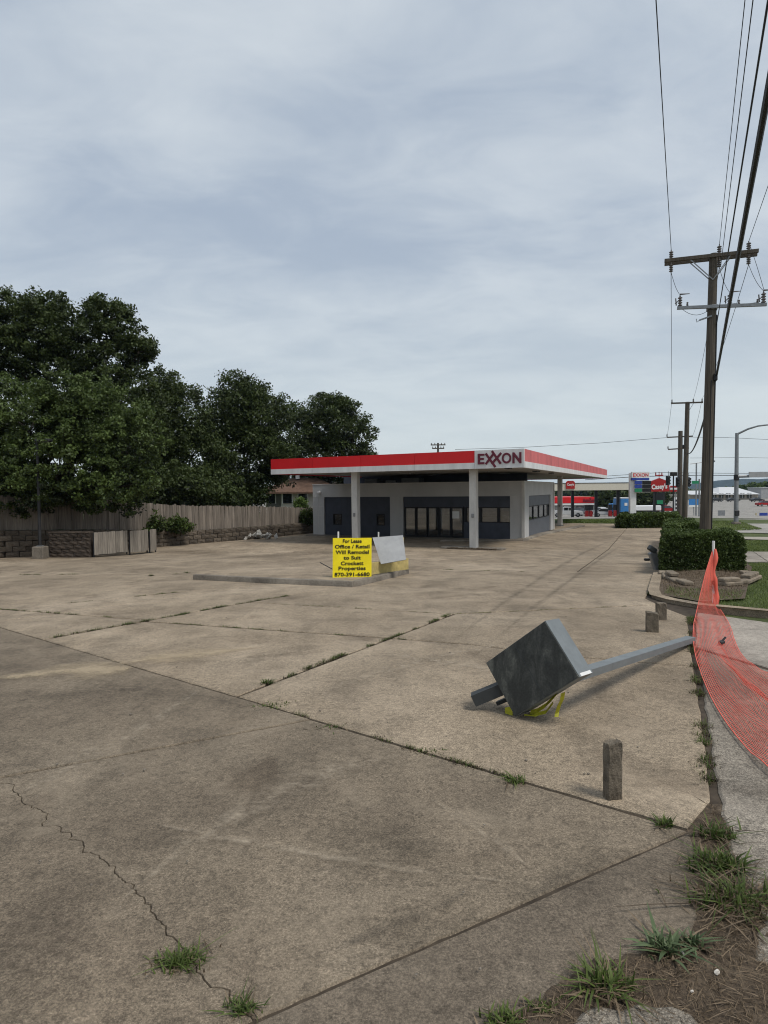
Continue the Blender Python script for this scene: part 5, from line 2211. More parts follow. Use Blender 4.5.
def strands(name, pol, w_, t_, wf=None):
    """flat ribbon strands along polylines"""
    V, Fq = [], []
    for pts in pol:
        b = len(V)
        n = len(pts)
        for i, p in enumerate(pts):
            tdir = (pts[min(i + 1, n - 1)] - pts[max(i - 1, 0)])
            if tdir.length < 1e-6:
                tdir = Vector((0, 1, 0))
            tdir.normalize()
            s_ = tdir.cross(UP)
            if s_.length < .1:
                s_ = Vector((1, 0, 0))
            s_.normalize()
            ww = w_ if wf is None else min(w_, wf(i))
            V += [p - s_ * ww / 2, p + s_ * ww / 2, p + UP * t_]
        for i in range(n - 1):
            for k_ in range(3):
                a, c = b + i * 3 + k_, b + i * 3 + (k_ + 1) % 3
                Fq.append((a, c, c + 3, a + 3))
    return np_mesh(name, np.array([tuple(v_) for v_ in V]), np.array(Fq), M['orange'], net)


longs = [[grid[i][j] for i in range(NL + 1)] for j in range(NA + 1)]
cross = [[grid[i][j] for j in range(NA + 1)] for i in range(0, NL + 1)]
tag(strands('lengthwise_strands', longs, .0046, .0016, lambda i: .22 * (grid[i][1] - grid[i][0]).length), kind='stuff')
tag(strands('cross_strands', cross, .0036, .0016), kind='stuff')
tag(strands('edge_band', [longs[0], longs[-1]], .010, .003), kind='stuff')
# dark scrap lying on the net and grey broken post left of the hedge
p = GR(721.5, 645)
mb = MB().bbox(p + UP * .03, (.10, .05, .05), (Vector((.8, .6, 0)), Vector((-.6, .8, 0)), UP), .012)
mb.tube([p + UP * .04, p + Vector((.06, .02, .09))], .012, 6)
tag(mb.build('dark_scrap', M['darkmetal'], root=p), 'small dark scrap lying on the orange net', 'litter')
p = at(655, 16.3)
gp = thing('bent_meter_post', 'bent grey metal stump leaning at the left side of the largest hedge', 'post', p)
MB().bbox(p + Vector((.0, 0, .30)), (.20, .18, .50), (Vector((.94, 0, .34)), Vector((0, 1, 0)), Vector((-.34, 0, .94))), .02).build('housing', M['galv'], gp)
MB().bbox(p + Vector((-.10, -.04, .62)), (.22, .16, .14), (Vector((.8, 0, -.6)), Vector((0, 1, 0)), Vector((.6, 0, .8))), .02).build('cap', M['steel'], gp)
MB().bbox(p + Vector((-.24, -.04, .34)), (.14, .10, .07), None, .015).build('bracket', M['darkmetal'], gp)

# ------------------------------------------------------------------ power poles along the street
def pole_thing(label, base, top, r0_, r1_):
    t = thing('power_pole', label, 'pole', base, 'power poles along the street')
    pts = [base.lerp(top, i / 8) for i in range(9)]
    pts[0] = pts[0] - UP * .3
    MB().tube(pts, [r0_ + (r1_ - r0_) * i / 8 for i in range(9)], 14).build('shaft', M['polewood'], t, smooth=True)
    return t


def insul(mb, p, axis=UP, n=4, r=.07, L=.30):
    prof = [(.02, 0)]
    for i in range(n):
        h0 = L * (i + .15) / n
        prof += [(r * .55, h0), (r, h0 + L * .18 / n), (r * .95, h0 + L * .45 / n), (r * .5, h0 + L * .6 / n)]
    prof.append((.02, L))
    mb.lathe(p, prof, 10, axis)


YP = 21.0
pbase = at(704.3, YP)
ptop = PT(713.6, 254, YP)
pole1 = pole_thing('nearest tall wooden power pole with two crossarms and line hardware', pbase, ptop, .19, .135)


def on_pole(py_):
    lo, hi = 0., 1.
    for _ in range(40):
        mid = (lo + hi) / 2
        c = pbase.lerp(ptop, mid) - CAM
        if 512 - FPX * c.dot(upv) / c.dot(fw) > py_:
            lo = mid
        else:
            hi = mid
    return pbase.lerp(ptop, lo)


def arm_ends(pl, pr, ctr):
    """points on the plane across the street through ctr, seen at two pixels"""
    r_ = []
    for px_, py_ in (pl, pr):
        d = fw + rt * ((px_ - 384) / FPX) - upv * ((py_ - 512) / FPX)
        n_ = ST
        t = (ctr - CAM).dot(n_) / d.dot(n_)
        r_.append(CAM + d * t)
    return r_


ctr = on_pole(258)
A0, A1 = arm_ends((664.5, 262.5), (758, 252.5), ctr)
arm = MB().beam(A0 - ST * .17, A1 - ST * .17, .09, .115).build('crossarm', M['polewood'], pole1)
arm2 = MB().beam(A0 + ST * .17 - UP * .0, A1 + ST * .17, .09, .115).build('crossarm', M['polewood'], pole1)
lowp = on_pole(281)
for f in (-1, 1):
    for u in (.29, .71):
        a = A0.lerp(A1, u) + ST * f * .17 - UP * .06
        MB().beam(a, lowp + ST * f * .14, .025, .05, ST).build('brace', M['galv'], pole1)
ctr2 = on_pole(308)
B0, B1 = arm_ends((677, 309.5), (766, 306), ctr2)
ob = MB().beam(B0 - ST * .19, B1 - ST * .19, .10, .10).build('crossarm', M['galv'], pole1)
ob['label'] = 'lower grey equipment arm'
MB().bbox(ctr2, (.34, .40, .14), (PE, ST, UP), .02).build('bracket', M['galv'], pole1)
# suspension insulators on the top arm, above and below
tops = []
for u, kind in ((.075, 2), (.60, 2), (.905, 2)):
    p = A0.lerp(A1, u)
    mb = MB()
    insul(mb, p + UP * .07, UP, 4, .075, .30)
    insul(mb, p - UP * .36, UP, 4, .07, .26)
    mb.tube([p - UP * .4, p + UP * .42], .018, 6)
    mb.build('insulator', M['porcelain'], pole1, smooth=True)
    tops.append(p + UP * .40)
# fuse cut-outs on the lower arm
for u in (.035, .60, .965):
    p = B0.lerp(B1, u) - ST * .19 + UP * .05
    mb = MB()
    insul(mb, p, UP, 4, .075, .34)
    mb.tube([p + UP * .34, p + UP * .42, p + UP * .40 - PE * .30], [.03, .03, .012], 6)
    mb.tube([p + UP * .05 + PE * .12, p + UP * .3 + PE * .14], .022, 6)
    mb.beam(p + UP * .12 + PE * .16, p + UP * .22 + PE * .02, .02, .03)
    mb.build('fuse_cutout', M['porcelain'], pole1, smooth=True)
for u in (.12, .70, .90):
    p = B0.lerp(B1, u) - ST * .19 + UP * .05
    mb = MB()
    insul(mb, p, UP, 3, .04, .14)
    mb.build('arrester', M['porcelain'], pole1, smooth=True)
mb = MB()
pz = on_pole(317)
mb.beam(pz - ST * .16, pz - ST * .16 + PE * .38 - UP * .1, .04, .05)
mb.tube([pz - ST * .16 + PE * .38 - UP * .1, pz - ST * .16 + PE * .46 - UP * .16, pz - ST * .16 + PE * .48 - UP * .04], .014, 6)
mb.build('hook', M['galv'], pole1)
pz = on_pole(378)
mb = MB().bbox(pz - PE * .17 - ST * .1, (.12, .16, .26), (PE, ST, UP), .03)
mb.build('cable_clamp', M['darkmetal'], pole1)
# ground cable and conduit strapped to the shaft
rise = []
for i in range(12):
    q = pbase.lerp(ptop, .02 + .78 * i / 11)
    rr_ = .19 + (.135 - .19) * (.02 + .78 * i / 11)
    rise.append(q - PE * (rr_ + .008) - ST * .04)
MB().tube(rise, .022, 6).build('conduit', M['darkmetal'], pole1)
rise = [q + PE * .12 - ST * .12 for q in rise[:9]]
MB().tube(rise, .010, 5).build('ground_wire', M['wire'], pole1)


def jumper(a, b, sag, r=.008):
    pts = []
    for i in range(9):
        t = i / 8
        pts.append(a.lerp(b, t) - UP * sag * 4 * t * (1 - t))
    MB().tube(pts, r, 5).build('jumper', M['wire'], pole1)


for u, v_ in ((.075, .035), (.60, .60), (.905, .965)):
    jumper(A0.lerp(A1, u) - UP * .36, B0.lerp(B1, v_) - ST * .19 + UP * .45, .12)
jumper(B0.lerp(B1, .05) - ST * .2 - UP * .02, ctr2 - ST * .2 - UP * .02, .25)
jumper(B0.lerp(B1, .60) - ST * .2 + UP * .1, B0.lerp(B1, .93) - ST * .2 + UP * .1, .05)
jumper(A0.lerp(A1, .905) + UP * .38, B0.lerp(B1, .97) - ST * .19 + UP * .45, -.05)

# next poles down the street
P2b = at(684.5, 58)
P2t = Vector((PT(687.5, 402, 58).x, 58, PT(687.5, 402, 58).z))
pole2 = pole_thing('second power pole down the street with one short top arm', P2b, P2t, .26, .20)
c2_ = P2b.lerp(P2t, .985)
a2, b2 = arm_ends((671, 403.5), (703, 402.5), c2_)
MB().beam(a2 - ST * .15, b2 - ST * .15, .12, .14).build('crossarm', M['polewood'], pole2)
for u in (.03, .70, .97):
    mb = MB()
    insul(mb, a2.lerp(b2, u) - ST * .15 + UP * .07, UP, 3, .08, .3)
    mb.build('insulator', M['porcelain'], pole2, smooth=True)
MB().beam(a2.lerp(b2, .72) - ST * .15, P2b.lerp(P2t, .9) - ST * .12, .04, .06, ST).build('brace', M['galv'], pole2)
pz = P2b.lerp(P2t, .62)
MB().bbox(pz + PE * .2, (.3, .3, .3), (PE, ST, UP), .04).build('splice_box', M['darkmetal'], pole2)
P3b = at(679.5, 82)
q = PT(680.5, 431, 82)
P3t = Vector((q.x, 82, q.z))
pole3 = pole_thing('third power pole down the street with two small arms', P3b, P3t, .36, .28)
for pyl, pxl, pxr in ((437, 667, 693), (449, 668, 689)):
    cc_ = Vector((P3t.x, 82, zat(P3t, pyl)))
    a3, b3 = arm_ends((pxl, pyl + .5), (pxr, pyl - .8), cc_)
    MB().beam(a3 - ST * .2, b3 - ST * .2, .14, .16).build('crossarm', M['polewood'], pole3)
    mb = MB()
    insul(mb, a3 - ST * .2 + UP * .08, UP, 3, .1, .35)
    mb.build('insulator', M['porcelain'], pole3, smooth=True)
# pole standing behind the canopy
P4b = at(438, 90)
q = PT(438, 443, 90)
P4t = Vector((q.x, 90, q.z))
pole4 = pole_thing('distant power pole showing above the canopy roof', P4b, P4t, .2, .14)
for pyl, wd in ((445, 2.2), (448.5, 1.8)):
    z_ = zat(P4t, pyl)
    MB().beam(Vector((P4t.x - wd / 2, 90 - .2, z_)), Vector((P4t.x + wd / 2, 90 - .2, z_)), .14, .16).build('crossarm', M['polewood'], pole4)
    mb = MB()
    for s_ in (-.9, -.45, .45, .9):
        insul(mb, Vector((P4t.x + wd / 2 * s_, 90 - .2, z_ + .08)), UP, 2, .09, .22)
    tag(mb.build('insulator_set', M['porcelain'], pole4), kind='stuff')


# ------------------------------------------------------------------ wires
def plane_hit(px_, py_, through):
    """point of the line of sight at the same height as a given point"""
    d = fw + rt * ((px_ - 384) / FPX) - upv * ((py_ - 512) / FPX)
    return CAM + d * ((through.z - CAM.z) / d.z)


def wire(label, pts, r, group='overhead wires'):
    o = MB().tube(pts, r, 6).build('overhead_wire', M['wire'], root=pts[0])
    return tag(o, label, 'wire', group)


def span_back(a, px_, py_, over=14., sag=.0):
    b = plane_hit(px_, py_, a)
    # a curve in the street's plane through a and b, continued behind the camera
    L = (b - a).xy.length
    tot = L + over
    sl_ = (b.z - a.z) / L
    return [a + (b - a).normalized() * 0 + Vector(((b.x - a.x) / L * s_, (b.y - a.y) / L * s_, sl_ * s_ + sag * (s_ / tot) * (s_ - L) / tot)) for s_ in np.linspace(0, tot, 20)]


def fwd_span(a, b, sag):
    return [a.lerp(b, t) - UP * sag * 4 * t * (1 - t) for t in np.linspace(0, 1, 16)]


wire('leftmost overhead wire reaching the top edge of the picture', span_back(tops[0], 656, 0), .010)
wire('thin overhead wire to the top edge, left of the close pair', span_back(tops[1] - PE * -.0, 745, 0), .008)
wire('overhead wire to the top edge, right of the close pair', span_back(tops[1] - UP * .7 - PE * .05, 753, 0), .009)
wire('medium cable between the close wire pair and the thickest cable', span_back(on_pole(325) - PE * .16, 767, 8), .014)
wire('thickest black cable running from the clamp to the right edge', span_back(on_pole(376) - PE * .2 - ST * .1, 768, 92), .035)
wire('short overhead wire leaving the right end of the crossarm', span_back(tops[2], 768, 186), .009)
wire('left wire from the nearest pole to the second pole', fwd_span(A0.lerp(A1, .075) - UP * .38, a2.lerp(b2, .03) - ST * .15 + UP * .35, .5), .010)
wire('middle wire from the nearest pole to the second pole', fwd_span(A0.lerp(A1, .60) - UP * .38, a2.lerp(b2, .70) - ST * .15 + UP * .35, .5), .010)
wire('right wire from the nearest pole to the second pole', fwd_span(A0.lerp(A1, .905) - UP * .38, a2.lerp(b2, .97) - ST * .15 + UP * .35, .5), .010)
wire('thick cable from the nearest pole sagging to the second pole', fwd_span(on_pole(378) - PE * .18, P2b.lerp(P2t, .56) - PE * .15, .8), .045)
wire('left wire from the second pole to the third pole', fwd_span(a2.lerp(b2, .03) - ST * .15 + UP * .35, PT(667, 436, 81.8), .4), .014)
wire('right wire from the second pole to the third pole', fwd_span(a2.lerp(b2, .97) - ST * .15 + UP * .35, PT(693, 435, 81.8), .4), .014)
wire('faint far wire crossing above the canopy side to the poles', [PT(455, 449.5, 92), PT(520, 447.5, 91), PT(600, 443, 90), PT(680, 436.5, 89)], .03, 'distant cross wires')
wire('faint far wire running off to the right below the street lamp top', [PT(680, 437, 89), PT(725, 437.5, 95), PT(800, 441, 105)], .03, 'distant cross wires')
wire('upper distant signal wire crossing behind the poles', [PT(585, 477.5, 78), PT(660, 472.5, 78), PT(700, 473, 80), PT(800, 474, 84)], .03, 'distant cross wires')
wire('lower distant signal wire crossing behind the poles', [PT(585, 479.8, 78), PT(640, 476.5, 78), PT(700, 475.2, 80), PT(800, 476, 84)], .045, 'distant cross wires')
wire('distant wire above the far white building at right', [PT(690, 458, 150), PT(740, 457.5, 150), PT(800, 458.5, 150)], .04, 'distant cross wires')

# ------------------------------------------------------------------ street lamp and signal mast on the right
slb = at(736, 46)
lamp = thing('street_lamp', 'tall grey street lamp mast with curved arm and signal beam at right', 'street lamp', slb)
zt = zat(slb, 433)
MB().tube([slb - UP * .1, Vector((slb.x, slb.y, zt))], [.17, .12], 12).build('mast', M['galv'], lamp, smooth=True)
am = [PT(736.5, 434.5, 46), PT(748, 429, 45.6), PT(758, 426, 45.2), PT(775, 424, 44.8), PT(795, 423.5, 44.4)]
MB().tube(am, [.08, .07, .06, .05, .05], 8).build('lamp_arm', M['galv'], lamp, smooth=True)
MB().bbox(am[-1] + Vector((.35, 0, -.02)), (.8, .3, .16), None, .05).build('lamp_head', M['galv'], lamp)
ba, bb2 = PT(737.5, 476.5, 45.9), PT(800, 474.5, 45.9)
MB().tube([ba, bb2], [.12, .09], 10).build('signal_beam', M['galv'], lamp, smooth=True)
MB().box(PT(760, 474.6, 45.75), (1.7, .06, .42)).build('street_name_plate', M['board'], lamp)
MB().lathe(Vector((slb.x, slb.y, zat(slb, 477.5))), [(.17, -.22), (.19, -.2), (.19, .2), (.17, .22)], 12).build('collar', M['darkmetal'], lamp)
MB().bbox(Vector((slb.x - .05, slb.y - .2, zat(slb, 513))), (.3, .2, .42), None, .03).build('button_box', M['darkmetal'], lamp)
MB().bbox((slb.x, slb.y, slb.z + .1), (.5, .5, .2), None, .04).build('foot', M['curb'], lamp)

# ------------------------------------------------------------------ price sign of the closed station
psb = at(632.3, 44)
ps = thing('price_sign', 'tall white post with red lettered price sign at the street', 'sign', psb)
k_ = 44 / FPX
ztp = zat(psb, 471.5)
MB().bbox((psb.x, psb.y, (psb.z + zat(psb, 473)) / 2), (6.2 * k_, .3, zat(psb, 473) - psb.z), None, .02).build('post', M['white'], ps)
pc = PT(640, 482, 43.75)
wS = 17.2 * k_
MB().box((pc.x, pc.y, (zat(pc, 472) + zat(pc, 477.6)) / 2), (wS, .24, zat(pc, 472) - zat(pc, 477.8))).build('name_panel', M['white'], ps)
text('lettering', 'EXXON', .36, Vector((pc.x, pc.y - .13, zat(pc, 475))), (1, 0, 0), UP, M['red'], ps, width=wS * .88, bold=.003)
MB().box((pc.x, pc.y, (zat(pc, 478) + zat(pc, 480.2)) / 2), (wS, .22, zat(pc, 478) - zat(pc, 480.2))).build('blue_stripe', M['navy'], ps)
pcx = PT(641.7, 485, 43.75)
for i in range(3):
    z1, z0 = zat(pc, 480.9 + i * 3.85), zat(pc, 484.2 + i * 3.85)
    MB().box((pcx.x + .34, pc.y, (z0 + z1) / 2), (.62, .2, z1 - z0)).build('digit_panel', M['dark'], ps)
    MB().box((pcx.x - .28, pc.y, (z0 + z1) / 2), (.52, .2, z1 - z0)).build('grade_panel', M['navy'] if i < 2 else M['green'], ps)
MB().box((pcx.x + .03, pc.y + .05, (zat(pc, 480.5) + zat(pc, 492.5)) / 2), (wS * .94, .16, zat(pc, 480.5) - zat(pc, 492.5))).build('frame', M['white'], ps)
# small red push frame at the post's foot
rp_ = at(643, 43.5)
mb = MB()
for a, b in (((0, .05), (.55, .05)), ((0, .05), (.05, .45)), ((.05, .45), (.5, .45)), ((.5, .45), (.55, .05)), ((.5, .45), (.95, 1.0))):
    mb.tube([rp_ + Vector((a[0], 0, a[1])), rp_ + Vector((b[0], 0, b[1]))], .03, 6)
tag(mb.build('hand_cart', M['carpaint_red'], root=rp_), 'small red tubular frame cart before the far hedge', 'cart')

# ------------------------------------------------------------------ second station across the side street
yc = 98.
kc = yc / FPX
zu, zt = PT(600, 490.2, yc).z, PT(600, 483.2, yc).z
gx0, gx1 = PT(538, 487, yc).x, PT(631, 487, yc).x
gzc = zg(yc)
cpy = thing('far_canopy', 'beige pump canopy of the station across the side street', 'canopy', Vector(((gx0 + gx1) / 2, yc, gzc)))
MB().box(((gx0 + gx1) / 2, yc + 4, (zu + zt) / 2), (gx1 - gx0, 8, zt - zu)).build('fascia', M['beige'], cpy)
MB().box(((gx0 + gx1) / 2, yc + 4, zt + .05), (gx1 - gx0 + .1, 8.1, .10)).build('roof_edge', M['darkmetal'], cpy)
for px_ in (572.5, 596, 618):
    x = PT(px_, 500, yc + 2).x
    MB().bbox((x, yc + 2, (gzc + zu) / 2 - .1), (.42, .42, zu - gzc + .2), None, .02).build('column', M['dark'], cpy)
q = PT(570.5, 484.8, yc - .2)
lg = MB().prism([q + Vector((a * 4.3 * kc, 0, b * 4.0 * kc)) for a, b in ((-1, -1), (1, -1), (1, .7), (.6, 1), (-.6, 1), (-1, .7))], (0, .16, 0)).build('logo_sign', M['carpaint_red'], cpy)
text('lettering', "Casey's", .5, q + Vector((0, -.03, 0)), (1, 0, 0), UP, M['white'], lg, width=1.1, bold=.01)
# pumps
for px_ in (586.5, 590.5, 610, 615):
    b = at(px_, yc + 2.2)
    t = thing('fuel_pump', 'dark red fuel pump, %s' % {586.5: 'leftmost under the beige canopy', 590.5: 'second from left under the beige canopy', 610: 'third from left under the beige canopy', 615: 'rightmost under the beige canopy'}[px_], 'fuel pump', b, 'fuel pumps across the street')
    MB().bbox(b + UP * .55, (.55, .5, 1.0), None, .03).build('cabinet', M['carpaint_red'], t)
    MB().bbox(b + UP * 1.55, (.6, .5, .9), None, .03).build('display_head', M['darkmetal'], t)
    MB().tube([b + Vector((.3, -.27, 1.5)), b + Vector((.42, -.3, .9)), b + Vector((.3, -.27, .6))], .03, 5).build('hose', M['tyre'], t)
# red fronted store behind
ys = 128.
ks = ys / FPX
b = at(570, ys)
st2 = thing('parts_store', 'store with wide red fascia behind the white pickup', 'store', b)
sx0, sx1 = PT(536, 500, ys).x, PT(597, 500, ys).x
zt, zm, zl = PT(570, 497.2, ys).z, PT(570, 503.2, ys).z, PT(570, 505.2, ys).z
MB().box(((sx0 + sx1) / 2, ys + 9, (b.z + zl) / 2), (sx1 - sx0 - .3, 17.6, zl - b.z)).build('wall', M['housegrey'], st2)
MB().box(((sx0 + sx1) / 2, ys + 9, (zm + zt) / 2), (sx1 - sx0, 18, zt - zm)).build('red_fascia', M['red'], st2)
MB().box(((sx0 + sx1) / 2, ys + 9, (zm + zl) / 2 - .01), (sx1 - sx0 - .1, 17.9, zm - zl - .02)).build('white_band', M['white'], st2)
q = PT(589.5, 500.2, ys - .1)
text('lettering', 'AutoZone', 1.1, q, (1, 0, 0), UP, M['letter'], st2, width=13 * ks, bold=.03, depth=.03)
for i, px_ in enumerate((578, 582.5, 587, 591.5)):
    q = PT(px_, 508, ys)
    w = MB().box((q.x, ys + .18, (b.z + zl) / 2 - .1), (3.6 * ks, .06, (zl - b.z) * .75)).build('window', M['glass'], st2)
    MB().box((q.x, ys + .14, (b.z + zl) / 2 - .1), (.12, .1, (zl - b.z) * .75)).build('mullion', M['dark'], w)


# ------------------------------------------------------------------ vehicles
def wheel(c, r_, w_, parent, ax=Vector((0, 1, 0))):
    t = MB().lathe(c - ax * w_ / 2, [(r_ * .55, 0), (r_ * .93, 0), (r_, w_ * .15), (r_, w_ * .85), (r_ * .93, w_), (r_ * .55, w_)], 16, ax).build('wheel', M['tyre'], parent, smooth=True)
    MB().lathe(c - ax * (w_ / 2 + .01), [(r_ * .15, 0), (r_ * .55, .0), (r_ * .55, w_ + .02), (r_ * .15, w_ + .02)], 12, ax).build('rim', M['chrome'], t, smooth=True)
    return t


def side_body(pts, W, org, ax, parent, name, mat, taper=.0):
    """outline pts (along, up) extruded across by W"""
    side = Vector((-ax.y, ax.x, 0))
    o1 = [org + ax * u + UP * v_ - side * (W / 2 - (taper if v_ > .95 else 0)) for u, v_ in pts]
    o2 = [org + ax * u + UP * v_ + side * (W / 2 - (taper if v_ > .95 else 0)) for u, v_ in pts]
    n = len(pts)
    mb = MB()
    mb.add(o1 + o2, [tuple(range(n - 1, -1, -1)), tuple(range(n, 2 * n))] + [(i, (i + 1) % n, n + (i + 1) % n, n + i) for i in range(n)])
    ob_ = mb.build(name, mat, parent)
    bm = bmesh.new()
    bm.from_mesh(ob_.data)
    bmesh.ops.bevel(bm, geom=[e_ for e_ in bm.edges if e_.is_manifold and e_.calc_face_angle(0) > .5], offset=.05, segments=2, affect='EDGES')
    bmesh.ops.recalc_face_normals(bm, faces=bm.faces)
    bm.to_mesh(ob_.data)
    bm.free()
    return ob_


def pickup(label, px_, Y_, ax, mat, L=5.6):
    b = at(px_, Y_)
    t = thing('pickup_truck', label, 'truck', b, 'vehicles across the street')
    s = L / 5.6
    side_body([(-2.8, .45), (2.7, .45), (2.8, .6), (2.78, .95), (2.6, 1.08), (1.35, 1.15), (-.75, 1.15), (-2.8, 1.12)], 1.9, b, ax, t, 'body', mat)
    side_body([(-.72, 1.12), (1.4, 1.12), (.65, 1.82), (-.45, 1.86), (-.68, 1.75)], 1.75, b, ax, t, 'cab', mat, .1)
    side = Vector((-ax.y, ax.x, 0))
    for s_ in (-1, 1):
        for u0, u1 in ((-.55, .15), (.25, 1.0)):
            o4 = [b + ax * u + UP * v_ + side * s_ * (.79 if v_ > 1.5 else .80) for u, v_ in ((u0, 1.22), (u1 + (.12 if u1 > .5 else 0), 1.22), (u1 - (.3 if u1 > .5 else 0), 1.72), (u0, 1.74))]
            MB().prism(o4, side * s_ * .02).build('window', M['glass'], t)
        for u in (-1.75, 1.85):
            wheel(b + ax * u + side * s_ * .82 + UP * .4, .40, .26, t, side)
        MB().bbox(b + ax * 2.76 + side * s_ * .7 + UP * .86, (.1, .3, .2), (ax, side, UP), .02).build('headlight', M['board'], t)
    MB().bbox(b + ax * 2.82 + UP * .55, (.12, 1.85, .2), (ax, side, UP), .03).build('bumper', M['chrome'], t)
    MB().bbox(b + ax * 2.80 + UP * .86, (.06, .9, .24), (ax, side, UP), .02).build('grille', M['darkmetal'], t)
    return t


pickup('white pickup truck parked before the red fronted store', 567, 110, Vector((.97, -.24, 0)).normalized(), M['carpaint_white'], 5.8)


def car(label, px_, Y_, ax, mat):
    b = at(px_, Y_)
    t = thing('parked_car', label, 'car', b, 'vehicles across the street')
    side_body([(-2.2, .35), (2.2, .35), (2.25, .7), (1.2, .9), (-1.6, .95), (-2.25, .85)], 1.75, b, ax, t, 'body', mat)
    side_body([(-1.6, .92), (1.15, .88), (.45, 1.4), (-.9, 1.44)], 1.55, b, ax, t, 'cabin', M['glass'], .12)
    side_body([(-.95, 1.40), (.5, 1.36), (.4, 1.44), (-.85, 1.48)], 1.35, b, ax, t, 'roof', mat)
    side = Vector((-ax.y, ax.x, 0))
    for s_ in (-1, 1):
        for u in (-1.35, 1.4):
            wheel(b + ax * u + side * s_ * .78 + UP * .32, .32, .2, t, side)
        MB().bbox(b + ax * 2.2 + side * s_ * .6 + UP * .66, (.1, .35, .14), (ax, side, UP), .02).build('headlight', M['board'], t)
    return t


car('dark car parked right of the white pickup', 580.5, 116, Vector((.3, -.95, 0)).normalized(), M['carpaint_dark'])
car('pale car behind the pumps of the far station', 602, 118, Vector((.4, -.9, 0)).normalized(), M['carpaint_white'])
car('white car at the pumps next to the blue box truck', 606, 110, Vector((.9, -.3, 0)).normalized(), M['carpaint_white'])
car('red car partly behind the price sign board', 667, 125, Vector((.9, -.3, 0)).normalized(), M['carpaint_red'])
car('red car at the right edge on the far forecourt', 765, 160, Vector((1, 0, 0)), M['carpaint_red'])
car('dark car before the far white building, the left one', 716, 215, Vector((1, 0, 0)), M['carpaint_dark'])
car('dark car before the far white building, the middle one', 733, 215, Vector((1, 0, 0)), M['carpaint_dark'])
car('dark car before the far white building, the right one', 757, 210, Vector((1, 0, 0)), M['carpaint_dark'])
car('grey car before the far white building beside the power pole', 706, 190, Vector((1, 0, 0)), M['galv'])
# blue box truck seen from behind
b = at(625, 104)
kb = 104 / FPX
bt = thing('box_truck', 'blue box truck standing beside the beige canopy', 'truck', b, 'vehicles across the street')
w_ = 9.5 * kb
MB().bbox(b + Vector((0, 1.6, .75 + 1.15)), (w_, 3.4, 2.3), None, .05).build('cargo_box', M['blue'], bt)
MB().bbox(b + Vector((0, 1.6, 3.17)), (w_ - .1, 3.3, .22), None, .06).build('roof_cap', M['roofgrey'], bt)
MB().bbox(b + Vector((0, 5.0, 1.3)), (w_ - .2, 1.6, 1.7), None, .08).build('cab', M['blue'], bt)
MB().bbox(b + Vector((0, 2.4, .55)), (w_ - .3, 5.6, .22), None, .03).build('chassis', M['darkmetal'], bt)
MB().box(b + Vector((.1, -.13, 2.1)), (.5, .02, .5)).build('emblem', M['white'], bt)
for s_ in (-1, 1):
    for u in (.6, 5.0):
        wheel(b + Vector((s_ * (w_ / 2 - .2), u, .45)), .45, .28, bt, Vector((1, 0, 0)))
# white tanker / trailer behind the price sign
b = at(643, 112)
kb = 112 / FPX
tk = thing('white_trailer', 'long low white trailer parked behind the price sign post', 'trailer', b, 'vehicles across the street')
L = 31 * kb
MB().bbox(b + UP * (.95 + .48), (L, 2.3, .95), None, .12).build('tank', M['carpaint_white'], tk)
MB().bbox(b + UP * .82, (L * .9, 1.0, .2), None, .03).build('frame', M['darkmetal'], tk)
for u in (-2.2, -1.1, 2.1):
    for s_ in (-1, 1):
        wheel(b + Vector((u, s_ * .9, .48)), .48, .3, tk)

# ------------------------------------------------------------------ barn-shaped red sign, signals, small signs
b = at(659.5, 88)
kb = 88 / FPX
cs = thing('red_gable_sign', 'red gabled sign with white script on two dark posts', 'sign', b)
z0, z1, z2 = zat(b, 491.5), zat(b, 482.5), zat(b, 478.0)
w2 = 9.8 * kb
o5 = [Vector((b.x - w2, b.y, z0)), Vector((b.x + w2, b.y, z0)), Vector((b.x + w2, b.y, z1)), Vector((b.x + w2 * 1.02, b.y, z1 + .1)), Vector((b.x, b.y, z2)), Vector((b.x - w2 * 1.02, b.y, z1 + .1)), Vector((b.x - w2, b.y, z1))]
MB().prism(o5, (0, .5, 0)).build('panel', M['carpaint_red'], cs)
text('lettering', "Casey's", .95, Vector((b.x - .05, b.y - .03, zat(b, 487.2))), Vector((1, 0, .06)), UP, M['white'], cs, width=w2 * 1.6, bold=.03, depth=.02)
for s_ in (-1, 1):
    MB().bbox((b.x + s_ * w2 * .45, b.y + .25, (b.z + z0) / 2), (.3, .3, z0 - b.z), None, .02).build('post', M['darkmetal'], cs)
MB().box((b.x, b.y + .2, zat(b, 499)), (w2 * .8, .3, 1.9)).build('message_panel', M['dark'], cs)
MB().box((b.x + .05, b.y + .03, zat(b, 502.2)), (w2 * .62, .06, .55)).build('price_panel', M['green'], cs)
mb = MB()
wz = Vector((b.x, b.y + .2, z2))
mb.tube([wz - UP * .05, wz + UP * .9], .05, 6)
mb.beam(wz + Vector((-.6, 0, .4)), wz + Vector((.6, 0, .4)), .06, .14)
mb.beam(wz + Vector((-.5, 0, .45)), wz + Vector((-.5, 0, .85)), .06, .25)
mb.beam(wz + Vector((.4, 0, .45)), wz + Vector((.4, 0, .8)), .06, .25)
mb.build('weather_vane', M['carpaint_red'], cs)
# smaller red board next to it
b = at(675, 90)
cs2 = thing('red_board_sign', 'small striped red and white board right of the gabled sign', 'sign', b)
for i in range(3):
    MB().box(Vector((b.x, b.y, zat(b, 486.6 + i * 2.1))), (1.5, .12, .26)).build('stripe', M['carpaint_red'] if i % 2 == 0 else M['white'], cs2)
MB().tube([b, Vector((b.x + .1, b.y + .15, zat(b, 486)))], .06, 6).build('post', M['galv'], cs2)


